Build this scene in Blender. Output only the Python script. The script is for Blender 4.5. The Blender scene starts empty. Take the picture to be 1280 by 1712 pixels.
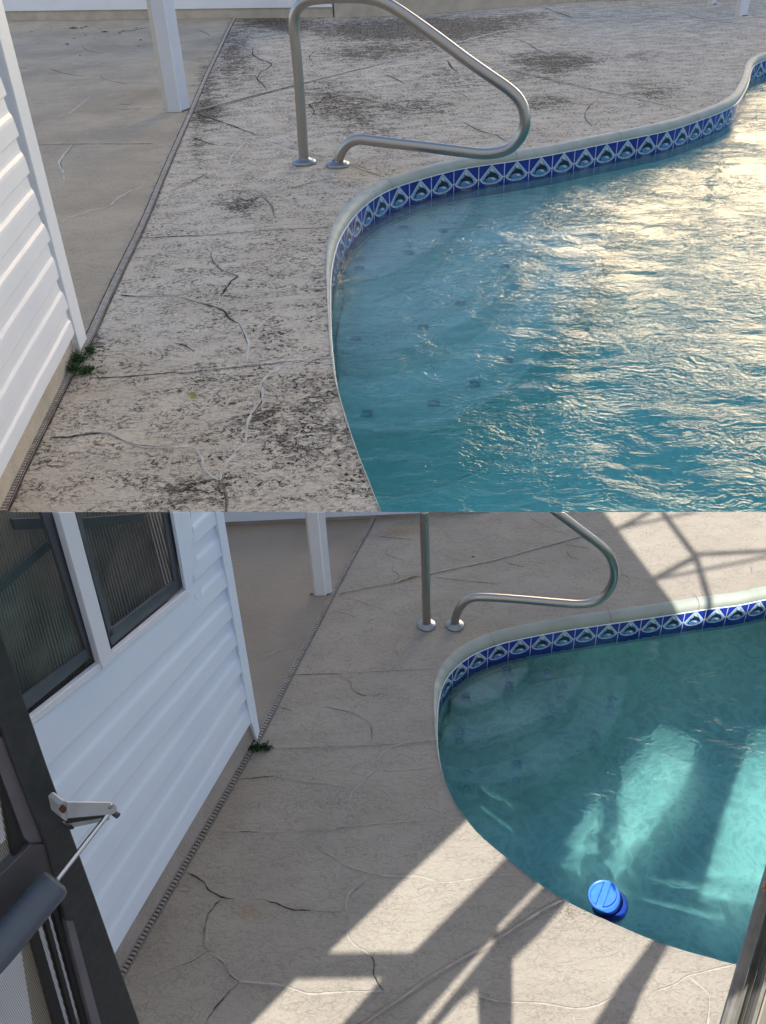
import bpy, bmesh, math, random
from mathutils import Vector, Matrix, Euler, noise as mnoise
from mathutils.geometry import delaunay_2d_cdt, tessellate_polygon
random.seed(7)
scene = bpy.context.scene
COL = scene.collection
R = math.radians
# ------------------------------------------------------------------ camera
W, H = 1280.0, 1712.0
F = 1503.0
VPX, VPY = 730.0, 2900.0
CH = 2.0
cam_d = bpy.data.cameras.new('camera'); cam = bpy.data.objects.new('camera', cam_d); COL.objects.link(cam)
cam_d.sensor_fit = 'VERTICAL'; cam_d.sensor_height = 24.0
cam_d.lens = F / H * 24.0
cam_d.clip_start = 0.02; cam_d.clip_end = 500
dn = Vector((VPX - W / 2, -(VPY - H / 2), -F)).normalized()      # world down, seen in camera space
upc = -dn
fwd = (Vector((0, 0, -1)) - upc * Vector((0, 0, -1)).dot(upc)).normalized()
rgt = fwd.cross(upc)
RM = Matrix((rgt, fwd, upc))                                     # camera space -> world
cam.matrix_world = Matrix.Translation((0, 0, CH)) @ RM.to_4x4()
scene.camera = cam
CP = Vector((0, 0, CH))
# ------------------------------------------------------------------ light
SUN = Vector((-0.20, -0.80, 0.98)).normalized()                  # towards the sun: behind the viewer, beyond the added wall
sun_el = math.asin(SUN.z)
world = bpy.data.worlds.new('World'); scene.world = world; world.use_nodes = True
wn = world.node_tree; wn.nodes.clear()
def N(nt, t, **k):
    n = nt.nodes.new(t)
    for a, v in k.items():
        if a.startswith('i_'):
            n.inputs[a[2:]].default_value = v
        else: setattr(n, a, v)
    return n
sky = N(wn, 'ShaderNodeTexSky', sky_type='NISHITA', sun_disc=False)
sky.sun_elevation = sun_el; sky.sun_rotation = math.atan2(SUN.x, SUN.y)
bg = N(wn, 'ShaderNodeBackground'); bg.inputs[1].default_value = 0.12
out = N(wn, 'ShaderNodeOutputWorld')
# warm glow added to the sky low ahead right, for golden water glare
tc = N(wn, 'ShaderNodeTexCoord')
gdir = Vector((math.sin(R(27)) * math.cos(R(9)), math.cos(R(27)) * math.cos(R(9)), math.sin(R(9))))
dot = N(wn, 'ShaderNodeVectorMath', operation='DOT_PRODUCT'); dot.inputs[1].default_value = gdir
wn.links.new(tc.outputs['Generated'], dot.inputs[0])
mr = N(wn, 'ShaderNodeMapRange', interpolation_type='SMOOTHSTEP'); mr.inputs[1].default_value = 0.942; mr.inputs[2].default_value = 0.978
wn.links.new(dot.outputs['Value'], mr.inputs[0])
nz = N(wn, 'ShaderNodeTexNoise'); nz.inputs['Scale'].default_value = 4; nz.inputs['Detail'].default_value = 5
mp = N(wn, 'ShaderNodeMapping'); mp.inputs['Scale'].default_value = (1, 1, 3)
wn.links.new(tc.outputs['Generated'], mp.inputs[0]); wn.links.new(mp.outputs[0], nz.inputs['Vector'])
mr2 = N(wn, 'ShaderNodeMapRange'); mr2.inputs[1].default_value = 0.35; mr2.inputs[2].default_value = 0.62; mr2.inputs[3].default_value = 0.35
wn.links.new(nz.outputs['Fac'], mr2.inputs[0])
mu = N(wn, 'ShaderNodeMath', operation='MULTIPLY'); wn.links.new(mr.outputs[0], mu.inputs[0]); wn.links.new(mr2.outputs[0], mu.inputs[1])
GLOW = 60.0
mu2 = N(wn, 'ShaderNodeMath', operation='MULTIPLY'); wn.links.new(mu.outputs[0], mu2.inputs[0]); mu2.inputs[1].default_value = GLOW
mx = N(wn, 'ShaderNodeVectorMath', operation='SCALE'); mx.inputs[0].default_value = (1.0, 0.71, 0.37)
wn.links.new(mu2.outputs[0], mx.inputs['Scale'])
ad = N(wn, 'ShaderNodeVectorMath', operation='ADD'); wn.links.new(sky.outputs[0], ad.inputs[0]); wn.links.new(mx.outputs[0], ad.inputs[1])
wn.links.new(ad.outputs[0], bg.inputs[0]); wn.links.new(bg.outputs[0], out.inputs[0])
sl = bpy.data.lights.new('sun', 'SUN'); sl.energy = 3.7; sl.angle = R(0.28); sl.color = (1.0, 0.94, 0.85)
so = bpy.data.objects.new('sun', sl); COL.objects.link(so)
so.rotation_euler = (-SUN).to_track_quat('-Z', 'Y').to_euler()
sl.cycles.use_multiple_importance_sampling = False
vs = scene.view_settings
scene.view_settings.view_transform = 'Standard'; vs.look = 'None'; vs.gamma = 1; vs.exposure = 1.12
scene.cycles.use_denoising = True
scene.cycles.max_bounces = 10; scene.cycles.transmission_bounces = 8; scene.cycles.transparent_max_bounces = 12
scene.cycles.sample_clamp_indirect = 6
# ------------------------------------------------------------------ projection helpers
def ray(px, py):
    return (RM @ Vector((px - W / 2, H / 2 - py, -F))).normalized()
def G(px, py, z=0.0):
    d = ray(px, py); return CP + d * ((z - CH) / d.z)
def onplane(px, py, p0, n, off=0.0):
    d = ray(px, py); return CP + d * ((p0 + n * off - CP).dot(n) / d.dot(n))
def GW(px, py, zw, z, ior=1.33):
    """ray bent at a still water plane zw, down to depth z"""
    d = ray(px, py); p = CP + d * ((zw - CH) / d.z)
    h = Vector((d.x, d.y, 0)); s = h.length / ior
    h = h.normalized() * s; dd = Vector((h.x, h.y, -math.sqrt(1 - s * s)))
    return p + dd * ((z - zw) / dd.z)
def mpp(px, py, z=0.0):
    """metres per photo pixel for something facing the camera on the ground there"""
    p = G(px, py, z); dep = -(RM.transposed() @ (p - CP)).z
    return dep / F
def depth(p): return -(RM.transposed() @ (p - CP)).z
UP = Vector((0, 0, 1))
SEAM = 856.0
seam_n = ray(0, SEAM).cross(ray(W, SEAM)).normalized()
if seam_n.dot(ray(640, 1000)) < 0: seam_n = -seam_n              # points to the lower place
# ------------------------------------------------------------------ materials
MATS = {}
def mat(name, col, rough=0.6, metal=0.0, bump=None, var=None, spec=0.5, noise_scale=20.0, coat=0.0):
    if name in MATS: return MATS[name]
    m = bpy.data.materials.new(name); m.use_nodes = True; MATS[name] = m
    nt = m.node_tree; b = nt.nodes['Principled BSDF']
    b.inputs['Base Color'].default_value = (*col, 1); b.inputs['Roughness'].default_value = rough
    b.inputs['Metallic'].default_value = metal; b.inputs['Specular IOR Level'].default_value = spec
    b.inputs['Coat Weight'].default_value = coat
    t = N(nt, 'ShaderNodeTexCoord')
    if var:
        nz = N(nt, 'ShaderNodeTexNoise'); nz.inputs['Scale'].default_value = noise_scale; nz.inputs['Detail'].default_value = 6
        nt.links.new(t.outputs['Object'], nz.inputs['Vector'])
        mx = N(nt, 'ShaderNodeMix', data_type='RGBA'); mx.inputs[6].default_value = (*col, 1); mx.inputs[7].default_value = (*var, 1)
        r = N(nt, 'ShaderNodeMapRange'); r.inputs[1].default_value = 0.38; r.inputs[2].default_value = 0.66
        nt.links.new(nz.outputs['Fac'], r.inputs[0]); nt.links.new(r.outputs[0], mx.inputs[0])
        nt.links.new(mx.outputs[2], b.inputs['Base Color'])
    if bump:
        s, d = bump
        n2 = N(nt, 'ShaderNodeTexNoise'); n2.inputs['Scale'].default_value = s; n2.inputs['Detail'].default_value = 5
        nt.links.new(t.outputs['Object'], n2.inputs['Vector'])
        bp = N(nt, 'ShaderNodeBump'); bp.inputs['Distance'].default_value = d
        nt.links.new(n2.outputs['Fac'], bp.inputs['Height']); nt.links.new(bp.outputs[0], b.inputs['Normal'])
    return m
def math_(nt, op, a, b=None, clamp=False):
    n = N(nt, 'ShaderNodeMath', operation=op); n.use_clamp = clamp
    for i, v in enumerate((a, b)):
        if v is None: continue
        if isinstance(v, (int, float)): n.inputs[i].default_value = v
        else: nt.links.new(v, n.inputs[i])
    return n.outputs[0]
def sstep(nt, v, lo, hi, a=0.0, b=1.0):
    n = N(nt, 'ShaderNodeMapRange', interpolation_type='SMOOTHSTEP')
    n.inputs[1].default_value = lo; n.inputs[2].default_value = hi; n.inputs[3].default_value = a; n.inputs[4].default_value = b
    nt.links.new(v, n.inputs[0]); return n.outputs[0]
def mixc(nt, f, a, b):
    n = N(nt, 'ShaderNodeMix', data_type='RGBA')
    if isinstance(f, float): n.inputs[0].default_value = f
    else: nt.links.new(f, n.inputs[0])
    for i, v in ((6, a), (7, b)):
        if isinstance(v, tuple): n.inputs[i].default_value = (*v, 1)
        else: nt.links.new(v, n.inputs[i])
    return n.outputs[2]
def noise_(nt, vec, scale, detail=4, rough=0.5, dist=0.0):
    n = N(nt, 'ShaderNodeTexNoise'); n.inputs['Scale'].default_value = scale; n.inputs['Detail'].default_value = detail
    n.inputs['Roughness'].default_value = rough; n.inputs['Distortion'].default_value = dist
    nt.links.new(vec, n.inputs['Vector']); return n.outputs['Fac']
def deck_mat(name, base, base2, dirt, sc, line_amt, grime, bumpd, patio=None, pits=0.0):
    """textured knock-down concrete: flat trowelled islands, rough hollows between them that hold mildew"""
    m = bpy.data.materials.new(name); m.use_nodes = True; nt = m.node_tree; b = nt.nodes['Principled BSDF']
    b.inputs['Roughness'].default_value = 0.82; b.inputs['Specular IOR Level'].default_value = 0.06
    t = N(nt, 'ShaderNodeTexCoord')
    mp = N(nt, 'ShaderNodeMapping'); mp.inputs['Scale'].default_value = (0.62, 1.0, 1.0); mp.inputs['Rotation'].default_value = (0, 0, R(-12))
    nt.links.new(t.outputs['Object'], mp.inputs[0]); v = mp.outputs[0]
    n1 = noise_(nt, v, sc, 5, 0.62, 0.35)
    n1b = noise_(nt, v, sc * 2.7, 4, 0.6, 0.3)
    big = noise_(nt, v, sc * 0.10, 4, 0.55)
    mid = noise_(nt, v, sc * 0.33, 3, 0.55)
    fine = noise_(nt, t.outputs['Object'], sc * 14, 3, 0.6)
    ed = math_(nt, 'ABSOLUTE', math_(nt, 'SUBTRACT', n1, 0.5))
    line = sstep(nt, ed, 0.008, 0.040, 1.0, 0.0)
    ed2 = math_(nt, 'ABSOLUTE', math_(nt, 'SUBTRACT', n1b, 0.53))
    line2 = sstep(nt, ed2, 0.005, 0.045, 1.0, 0.0)
    at = N(nt, 'ShaderNodeAttribute', attribute_name='stain').outputs['Fac']
    at2 = N(nt, 'ShaderNodeAttribute', attribute_name='patio').outputs['Fac']
    hollow = sstep(nt, n1, 0.46, 0.40)                      # low areas of the texture
    brk = sstep(nt, noise_(nt, t.outputs['Object'], sc * 1.6, 2, 0.5), 0.40, 0.56, 0.25, 1.0)
    l_brk = math_(nt, 'MULTIPLY', brk, 1.0)
    amount = math_(nt, 'ADD', math_(nt, 'MULTIPLY', sstep(nt, mid, 0.36, 0.60, 0.15, 1.0), line_amt), math_(nt, 'MULTIPLY', at, 1.4))
    notpatio = math_(nt, 'SUBTRACT', 1.0, math_(nt, 'MULTIPLY', at2, 0.8))
    l_all = math_(nt, 'MULTIPLY', math_(nt, 'MAXIMUM', line, math_(nt, 'MULTIPLY', line2, 0.85)), l_brk)
    d1 = math_(nt, 'MULTIPLY', l_all, math_(nt, 'MULTIPLY', amount, notpatio), True)
    # black blotches where the mildew is dense
    bl = math_(nt, 'ADD', at, math_(nt, 'MULTIPLY', math_(nt, 'SUBTRACT', mid, 0.5), 1.5))
    bl = math_(nt, 'ADD', bl, math_(nt, 'MULTIPLY', math_(nt, 'SUBTRACT', n1, 0.5), 2.2))
    bl = math_(nt, 'MULTIPLY', sstep(nt, bl, 0.30, 0.78), sstep(nt, n1b, 0.42, 0.58, 1.0, 0.35))
    d2 = math_(nt, 'MULTIPLY', bl, grime, True)
    dd = math_(nt, 'MAXIMUM', d1, d2, True)
    tone = mixc(nt, sstep(nt, big, 0.35, 0.65), base, base2)
    tone = mixc(nt, math_(nt, 'MULTIPLY', sstep(nt, fine, 0.40, 0.62), 0.35), tone, tuple(c * 0.62 for c in base))
    if patio: tone = mixc(nt, at2, tone, mixc(nt, sstep(nt, noise_(nt, t.outputs['Object'], 1.3, 5, 0.6), 0.35, 0.65), patio, tuple(c * 0.8 for c in patio)))
    ru = N(nt, 'ShaderNodeAttribute', attribute_name='rust').outputs['Fac']
    tone = mixc(nt, ru, tone, (0.30, 0.20, 0.10))
    col = mixc(nt, dd, tone, dirt)
    nt.links.new(col, b.inputs['Base Color'])
    hgt = math_(nt, 'ADD', math_(nt, 'MULTIPLY', sstep(nt, n1, 0.42, 0.52), 1.0), math_(nt, 'MULTIPLY', fine, 0.35))
    hgt = math_(nt, 'SUBTRACT', hgt, math_(nt, 'MULTIPLY', line2, 0.4))
    bp = N(nt, 'ShaderNodeBump'); bp.inputs['Distance'].default_value = bumpd; bp.inputs['Strength'].default_value = 0.8
    nt.links.new(hgt, bp.inputs['Height']); nt.links.new(bp.outputs[0], b.inputs['Normal'])
    return m
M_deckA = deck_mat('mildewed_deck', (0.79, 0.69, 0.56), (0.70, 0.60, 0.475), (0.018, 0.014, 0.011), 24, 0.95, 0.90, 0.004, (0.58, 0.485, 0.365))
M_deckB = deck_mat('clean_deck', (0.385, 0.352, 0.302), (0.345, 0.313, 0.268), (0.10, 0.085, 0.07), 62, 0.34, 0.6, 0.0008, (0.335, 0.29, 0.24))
M_crackD = mat('open_crack', (0.045, 0.036, 0.03), 0.95)
M_crackM = mat('stained_crack', (0.15, 0.12, 0.095), 0.95, var=(0.3, 0.26, 0.22), noise_scale=30)
M_crackL = mat('sealed_crack', (0.70, 0.65, 0.57), 0.85, var=(0.46, 0.41, 0.35), noise_scale=9, bump=(120, 0.002))
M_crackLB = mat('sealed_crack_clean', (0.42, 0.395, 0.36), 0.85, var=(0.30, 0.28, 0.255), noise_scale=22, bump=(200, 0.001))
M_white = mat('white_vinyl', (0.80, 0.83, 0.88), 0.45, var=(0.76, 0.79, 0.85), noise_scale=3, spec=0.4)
M_whiteB = mat('white_vinyl_skylit_tint', (0.64, 0.73, 0.88), 0.42, var=(0.60, 0.70, 0.86), noise_scale=5, spec=0.45)  # copy of the white vinyl with blue skylight put into its colour
M_post = mat('white_post_paint', (0.66, 0.70, 0.78), 0.4)
M_postedge = mat('post_edge_cream', (0.62, 0.60, 0.55), 0.5)
M_gap = mat('dark_gap', (0.03, 0.03, 0.03), 0.9)
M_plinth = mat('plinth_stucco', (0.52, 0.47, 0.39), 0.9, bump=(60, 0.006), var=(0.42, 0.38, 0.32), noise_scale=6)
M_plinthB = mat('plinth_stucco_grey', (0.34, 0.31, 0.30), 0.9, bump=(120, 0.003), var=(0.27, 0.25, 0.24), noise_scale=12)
M_steel = mat('brushed_steel', (0.42, 0.40, 0.375), 0.30, 1.0, bump=(300, 0.00015))
M_flange = mat('polished_steel', (0.30, 0.31, 0.32), 0.35, 1.0)
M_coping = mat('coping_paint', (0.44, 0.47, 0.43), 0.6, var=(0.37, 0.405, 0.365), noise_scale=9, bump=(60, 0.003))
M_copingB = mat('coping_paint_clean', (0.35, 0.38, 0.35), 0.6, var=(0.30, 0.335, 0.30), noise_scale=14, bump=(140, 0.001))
M_tb = mat('tile_cobalt', (0.014, 0.038, 0.36), 0.12, var=(0.008, 0.022, 0.22), noise_scale=3)
M_tg = mat('tile_grout', (0.55, 0.56, 0.62), 0.7)
M_tw = mat('tile_white_line', (0.50, 0.58, 0.66), 0.25)
M_tc = mat('tile_pale_blue', (0.10, 0.28, 0.48), 0.2, var=(0.34, 0.50, 0.62), noise_scale=70)
M_tn = mat('tile_navy', (0.012, 0.016, 0.05), 0.15)
M_caulk = mat('white_bead', (0.72, 0.80, 0.86), 0.4)
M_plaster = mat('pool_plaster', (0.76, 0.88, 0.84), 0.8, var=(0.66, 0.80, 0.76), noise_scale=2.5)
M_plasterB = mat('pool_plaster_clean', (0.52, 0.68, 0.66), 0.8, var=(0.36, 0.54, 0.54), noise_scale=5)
M_chan = mat('drain_grey', (0.50, 0.455, 0.41), 0.8, var=(0.34, 0.30, 0.25), noise_scale=22)
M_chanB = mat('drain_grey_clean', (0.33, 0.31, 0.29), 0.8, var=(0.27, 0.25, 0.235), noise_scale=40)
M_black = mat('drain_slot', (0.035, 0.028, 0.024), 0.9)
M_brown = mat('brown_grime', (0.045, 0.034, 0.026), 0.95, var=(0.13, 0.10, 0.08), noise_scale=14)
def join_xyz(nt, *a): pass
# water ------------------------------------------------------------
def water_mat(name, sc, amp, k, absorb, dens, tint, cmin, gboost=1.0):
    m = bpy.data.materials.new(name); m.use_nodes = True; nt = m.node_tree; nt.nodes.clear()
    o = N(nt, 'ShaderNodeOutputMaterial')
    t = N(nt, 'ShaderNodeTexCoord')
    warp = N(nt, 'ShaderNodeTexNoise'); warp.inputs['Scale'].default_value = sc * 0.11; warp.inputs['Detail'].default_value = 2
    nt.links.new(t.outputs['Object'], warp.inputs['Vector'])
    ws = N(nt, 'ShaderNodeVectorMath', operation='SCALE'); ws.inputs['Scale'].default_value = 5.5 / sc
    nt.links.new(warp.outputs['Color'], ws.inputs[0])
    wa = N(nt, 'ShaderNodeVectorMath', operation='ADD'); nt.links.new(t.outputs['Object'], wa.inputs[0]); nt.links.new(ws.outputs[0], wa.inputs[1])
    mp = N(nt, 'ShaderNodeMapping'); mp.inputs['Scale'].default_value = (0.52, 1.0, 1.0); mp.inputs['Rotation'].default_value = (0, 0, R(12))
    nt.links.new(wa.outputs[0], mp.inputs[0]); v = mp.outputs[0]
    a = noise_(nt, v, sc * 0.28, 2, 0.4)
    b1 = noise_(nt, v, sc, 3, 0.55, 0.5)
    ridge = math_(nt, 'SUBTRACT', 1.0, math_(nt, 'MULTIPLY', math_(nt, 'ABSOLUTE', math_(nt, 'SUBTRACT', b1, 0.5)), 2.0))
    c1 = noise_(nt, v, sc * 3.1, 2, 0.5)
    calm = sstep(nt, noise_(nt, t.outputs['Object'], sc * 0.09, 2, 0.5), 0.36, 0.62, 0.30, 1.0)
    small = math_(nt, 'ADD', math_(nt, 'MULTIPLY', ridge, 0.60), math_(nt, 'MULTIPLY', c1, 0.24))
    hgt = math_(nt, 'ADD', math_(nt, 'MULTIPLY', a, 1.6), math_(nt, 'MULTIPLY', small, calm))
    bp = N(nt, 'ShaderNodeBump'); bp.inputs['Distance'].default_value = amp; bp.inputs['Strength'].default_value = 1.0
    nt.links.new(hgt, bp.inputs['Height'])
    fr = N(nt, 'ShaderNodeFresnel'); fr.inputs['IOR'].default_value = 1.33; nt.links.new(bp.outputs[0], fr.inputs['Normal'])
    gl = N(nt, 'ShaderNodeBsdfGlossy'); gl.inputs['Roughness'].default_value = 0.03; nt.links.new(bp.outputs[0], gl.inputs['Normal'])
    rf = N(nt, 'ShaderNodeBsdfRefraction'); rf.inputs['IOR'].default_value = 1.33; rf.inputs['Roughness'].default_value = 0.02
    rf.inputs['Color'].default_value = (*tint, 1)
    nt.links.new(bp.outputs[0], rf.inputs['Normal'])
    tr = N(nt, 'ShaderNodeBsdfTransparent')
    cau = noise_(nt, wa.outputs[0], sc * .8, 3, 0.6, 0.35)      # caustic light painted as noise into the transmitted colour
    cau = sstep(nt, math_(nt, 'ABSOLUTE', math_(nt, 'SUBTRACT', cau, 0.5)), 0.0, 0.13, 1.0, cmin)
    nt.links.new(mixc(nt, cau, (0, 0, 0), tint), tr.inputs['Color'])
    m1 = N(nt, 'ShaderNodeMixShader'); m1.inputs[0].default_value = k
    nt.links.new(rf.outputs[0], m1.inputs[1]); nt.links.new(tr.outputs[0], m1.inputs[2])
    m2 = N(nt, 'ShaderNodeMixShader'); nt.links.new(math_(nt, 'MULTIPLY', fr.outputs[0], gboost, True), m2.inputs[0])
    nt.links.new(m1.outputs[0], m2.inputs[1]); nt.links.new(gl.outputs[0], m2.inputs[2])
    nt.links.new(m2.outputs[0], o.inputs['Surface'])
    va = N(nt, 'ShaderNodeVolumeAbsorption'); va.inputs['Color'].default_value = (*absorb, 1); va.inputs['Density'].default_value = dens
    nt.links.new(va.outputs[0], o.inputs['Volume'])
    return m
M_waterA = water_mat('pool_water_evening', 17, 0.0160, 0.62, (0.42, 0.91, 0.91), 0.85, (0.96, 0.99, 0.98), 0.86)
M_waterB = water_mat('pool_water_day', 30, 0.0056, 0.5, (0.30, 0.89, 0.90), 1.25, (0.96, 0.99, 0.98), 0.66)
# ------------------------------------------------------------------ object helpers
def link_mesh(name, verts, faces, mats, fm=None, parent=None, org=None, smooth=False):
    me = bpy.data.meshes.new(name)
    o0 = org if org is not None else Vector((0, 0, 0))
    me.from_pydata([tuple(Vector(v) - o0) for v in verts], [], faces)
    for m in (mats if isinstance(mats, (list, tuple)) else [mats]): me.materials.append(m)
    if fm:
        for p, i in zip(me.polygons, fm): p.material_index = i
    if smooth:
        for p in me.polygons: p.use_smooth = True
    me.update()
    o = bpy.data.objects.new(name, me); COL.objects.link(o)
    if parent is not None: o.parent = parent
    elif org is not None: o.location = org
    return o
class MB:
    def __init__(s): s.v = []; s.f = []; s.m = []
    def poly(s, pts, m=0):
        k = len(s.v); s.v += [Vector(p) for p in pts]; s.f.append(tuple(range(k, k + len(pts)))); s.m.append(m)
    def grid(s, rows, m=0, closed=False):
        k = len(s.v); n = len(rows[0])
        for r in rows: s.v += [Vector(p) for p in r]
        for i in range(len(rows) - 1):
            for j in range(n if closed else n - 1):
                a = k + i * n + j; b = k + i * n + (j + 1) % n
                s.f.append((a, b, b + n, a + n)); s.m.append(m)
    def prism(s, pts, vec, m=0, caps=True):
        n = len(pts); k = len(s.v); s.v += [Vector(p) for p in pts] + [Vector(p) + vec for p in pts]
        for i in range(n):
            j = (i + 1) % n; s.f.append((k + i, k + j, k + n + j, k + n + i)); s.m.append(m)
        if caps:
            s.f.append(tuple(range(k + n - 1, k - 1, -1))); s.f.append(tuple(range(k + n, k + 2 * n))); s.m += [m, m]
    def box(s, c, ax, ay, az, m=0):
        c = Vector(c); p = [c - ax - ay - az, c + ax - ay - az, c + ax + ay - az, c - ax + ay - az]
        s.prism(p, az * 2, m)
    def tube(s, pts, rad, seg=16, m=0, cap=True):
        pts = [Vector(p) for p in pts]; rows = []
        rr = rad if isinstance(rad, (list, tuple)) else [rad] * len(pts)
        t0 = (pts[1] - pts[0]).normalized(); u = t0.orthogonal().normalized()
        for i, p in enumerate(pts):
            t = (pts[min(i + 1, len(pts) - 1)] - pts[max(i - 1, 0)]).normalized()
            u = (u - t * u.dot(t)).normalized(); w = t.cross(u)
            rows.append([p + (u * math.cos(a) + w * math.sin(a)) * rr[i] for a in [2 * math.pi * j / seg for j in range(seg)]])
        s.grid(rows, m, True)
        if cap:
            n = seg; k = len(s.v) - n * len(rows)
            s.f.append(tuple(range(k + n - 1, k - 1, -1))); s.f.append(tuple(range(len(s.v) - n, len(s.v)))); s.m += [m, m]
    def build(s, name, mats, parent=None, org=None, smooth=False):
        o = link_mesh(name, s.v, s.f, mats, s.m, parent, org, False)
        bm = bmesh.new(); bm.from_mesh(o.data); bmesh.ops.recalc_face_normals(bm, faces=bm.faces); bm.to_mesh(o.data); bm.free()
        if smooth:
            for p in o.data.polygons: p.use_smooth = True
            o.data.set_sharp_from_angle(angle=R(40))
        return o
ORG = {}
def thing(name, label, cat, loc, group=None, kind=None):
    o = bpy.data.objects.new(name, None); COL.objects.link(o); o.location = loc; o.empty_display_size = 0.1
    o['label'] = label
    if cat: o['category'] = cat
    if group: o['group'] = group
    if kind: o['kind'] = kind
    return o
def part(mb, name, mats, root, smooth=False, org=None):
    return mb.build(name, mats, root, Vector(root.location) if org is None else org, smooth)
def sub(mb, name, mats, par, root, smooth=False):
    return mb.build(name, mats, par, Vector(root.location), smooth)
def tag(o, label, cat=None, group=None, kind=None):
    o['label'] = label
    if cat: o['category'] = cat
    if group: o['group'] = group
    if kind: o['kind'] = kind
    return o
def bevel(o, w, seg=2, ang=30):
    m = o.modifiers.new('bevel', 'BEVEL'); m.width = w; m.segments = seg; m.limit_method = 'ANGLE'; m.angle_limit = R(ang); m.harden_normals = False
def clip(o, keep_lower, eps=0.0):
    """cut the mesh off where its own place ends (the lower place ends where the upper one begins)"""
    mw = Matrix.Translation(o.parent.location) if o.parent else Matrix.Translation(o.location)
    if o.parent and o.parent.parent: mw = Matrix.Translation(o.parent.parent.location)
    bm = bmesh.new(); bm.from_mesh(o.data); bm.transform(mw)
    n = seam_n if keep_lower else -seam_n
    g = bm.verts[:] + bm.edges[:] + bm.faces[:]
    r = bmesh.ops.bisect_plane(bm, geom=g, plane_co=CP + n * eps, plane_no=n, clear_inner=True)
    ed = [e for e in r['geom_cut'] if isinstance(e, bmesh.types.BMEdge)]
    bmesh.ops.holes_fill(bm, edges=[e for e in ed if e.is_valid and e.is_boundary], sides=64)
    bm.transform(mw.inverted()); bm.to_mesh(o.data); bm.free()
    return o
def crom(pts, step, closed=False):
    """Catmull-Rom through points (any dimension tuple), resampled about every `step`"""
    P = [Vector(p) for p in pts]; o = []
    n = len(P)
    for i in range(n - 1):
        p0 = P[max(i - 1, 0)]; p1 = P[i]; p2 = P[i + 1]; p3 = P[min(i + 2, n - 1)]
        k = max(1, int((p2 - p1).length / step))
        for j in range(k):
            t = j / k; t2 = t * t; t3 = t2 * t
            o.append(0.5 * ((2 * p1) + (p2 - p0) * t + (2 * p0 - 5 * p1 + 4 * p2 - p3) * t2 + (3 * p1 - p0 - 3 * p2 + p3) * t3))
    o.append(P[-1]); return o
def inside(p, poly):
    x, y = p[0], p[1]; c = False; n = len(poly); j = n - 1
    for i in range(n):
        xi, yi = poly[i][0], poly[i][1]; xj, yj = poly[j][0], poly[j][1]
        if (yi > y) != (yj > y) and x < (xj - xi) * (y - yi) / (yj - yi) + xi: c = not c
        j = i
    return c
def resample(pts, d):
    out = [pts[0].copy()]; acc = 0.0
    for a, b in zip(pts, pts[1:]):
        L = (b - a).length; t = d - acc
        while t <= L and L > 0:
            out.append(a.lerp(b, t / L)); t += d
        acc = L - (t - d)
    out.append(pts[-1].copy()); return out
# ------------------------------------------------------------------ pool edges (photo pixels -> ground)
SA, SB = 1.0, 0.52                       # size of mouldings in the upper and the lower place
ZC = -0.058                              # underside of coping
edgeA_far = [(1620, 20, 1), (1480, 50, 1), (1380, 76, 1), (1320, 90, 1), (1280, 100, 1), (1266, 105, 1), (1258, 111, 1), (1254, 122, 1), (1252, 138, 1), (1245, 152, 1),
        (1233, 171, 1), (1210, 185, 1), (1171, 200, 1), (1120, 217, 1), (1050, 232, 1), (1000, 242, 1), (950, 252.5, 1), (900, 262, 1), (850, 270, 1), (800, 277, 1),
        (760, 284, 1), (700, 300, 1), (660, 313, 1), (630, 328, 1), (602, 350, 1), (581, 374, .9), (566, 398, .75), (557, 423, .5), (552, 450, .25), (551, 490, .1), (552, 540, 0),
        (556, 590, 0), (562, 630, 0), (572, 670, 0), (585, 712, 0), (600, 755, 0), (618, 800, 0), (638, 850, 0), (668, 915, 0)]
edgeB_far = [(1560, 955, 1), (1420, 975, 1), (1330, 992, 1), (1280, 1001.5, 1), (1235, 1011, 1), (1180, 1018, 1), (1129, 1026, 1), (1055, 1037, 1), (1000, 1045, 1), (940, 1054, 1), (867, 1068, 1), (832, 1077, 1),
        (805, 1087, 1), (785, 1097, 1), (765, 1112, 1), (748, 1129, .85), (738, 1146, .65), (733, 1165, .4), (730.5, 1190, .15), (730, 1225, 0), (733, 1252, 0), (739, 1285, 0),
        (747, 1310, 0), (760, 1337, 0), (780, 1366, 0), (805, 1396, 0), (840, 1425, 0), (870, 1450, 0), (900, 1473, 0), (942, 1501, 0), (990, 1525, 0), (1040, 1547, 0),
        (1090, 1568, 0), (1140, 1585, 0), (1190, 1599, 0), (1230, 1610, 0), (1300, 1628, 0), (1420, 1650, 0)]
WF = {}
def edge_world(pts, s):
    q = crom([(a, b, c * 40) for a, b, c in pts], 5)
    w = [G(p[0], p[1], ZC * s * min(1, max(0, p[2] / 40))) for p in q]
    for p, q_ in zip(w, q): p.z = min(1, max(0, q_[2] / 40))
    for _ in range(3):
        w = [w[0]] + [(w[i - 1] + w[i] * 2 + w[i + 1]) / 4 for i in range(1, len(w) - 1)] + [w[-1]]
    return w
EA = resample(edge_world(edgeA_far, SA), 0.02)
EB = resample(edge_world(edgeB_far, SB), 0.012)
WA_ = [p.z for p in EA]; WB_ = [p.z for p in EB]                 # how wide the painted lip shows there
for p in EA + EB: p.z = 0
closeA = [Vector((6.5, EA[-1].y, 0)), Vector((9.5, EA[-1].y + 1, 0)), Vector((9.5, EA[0].y, 0))]
closeB = [EB[-1] + Vector((1.2, 0.1, 0)), Vector((2.4, EB[-1].y + .3, 0)), Vector((2.4, EB[0].y, 0))]
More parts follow.
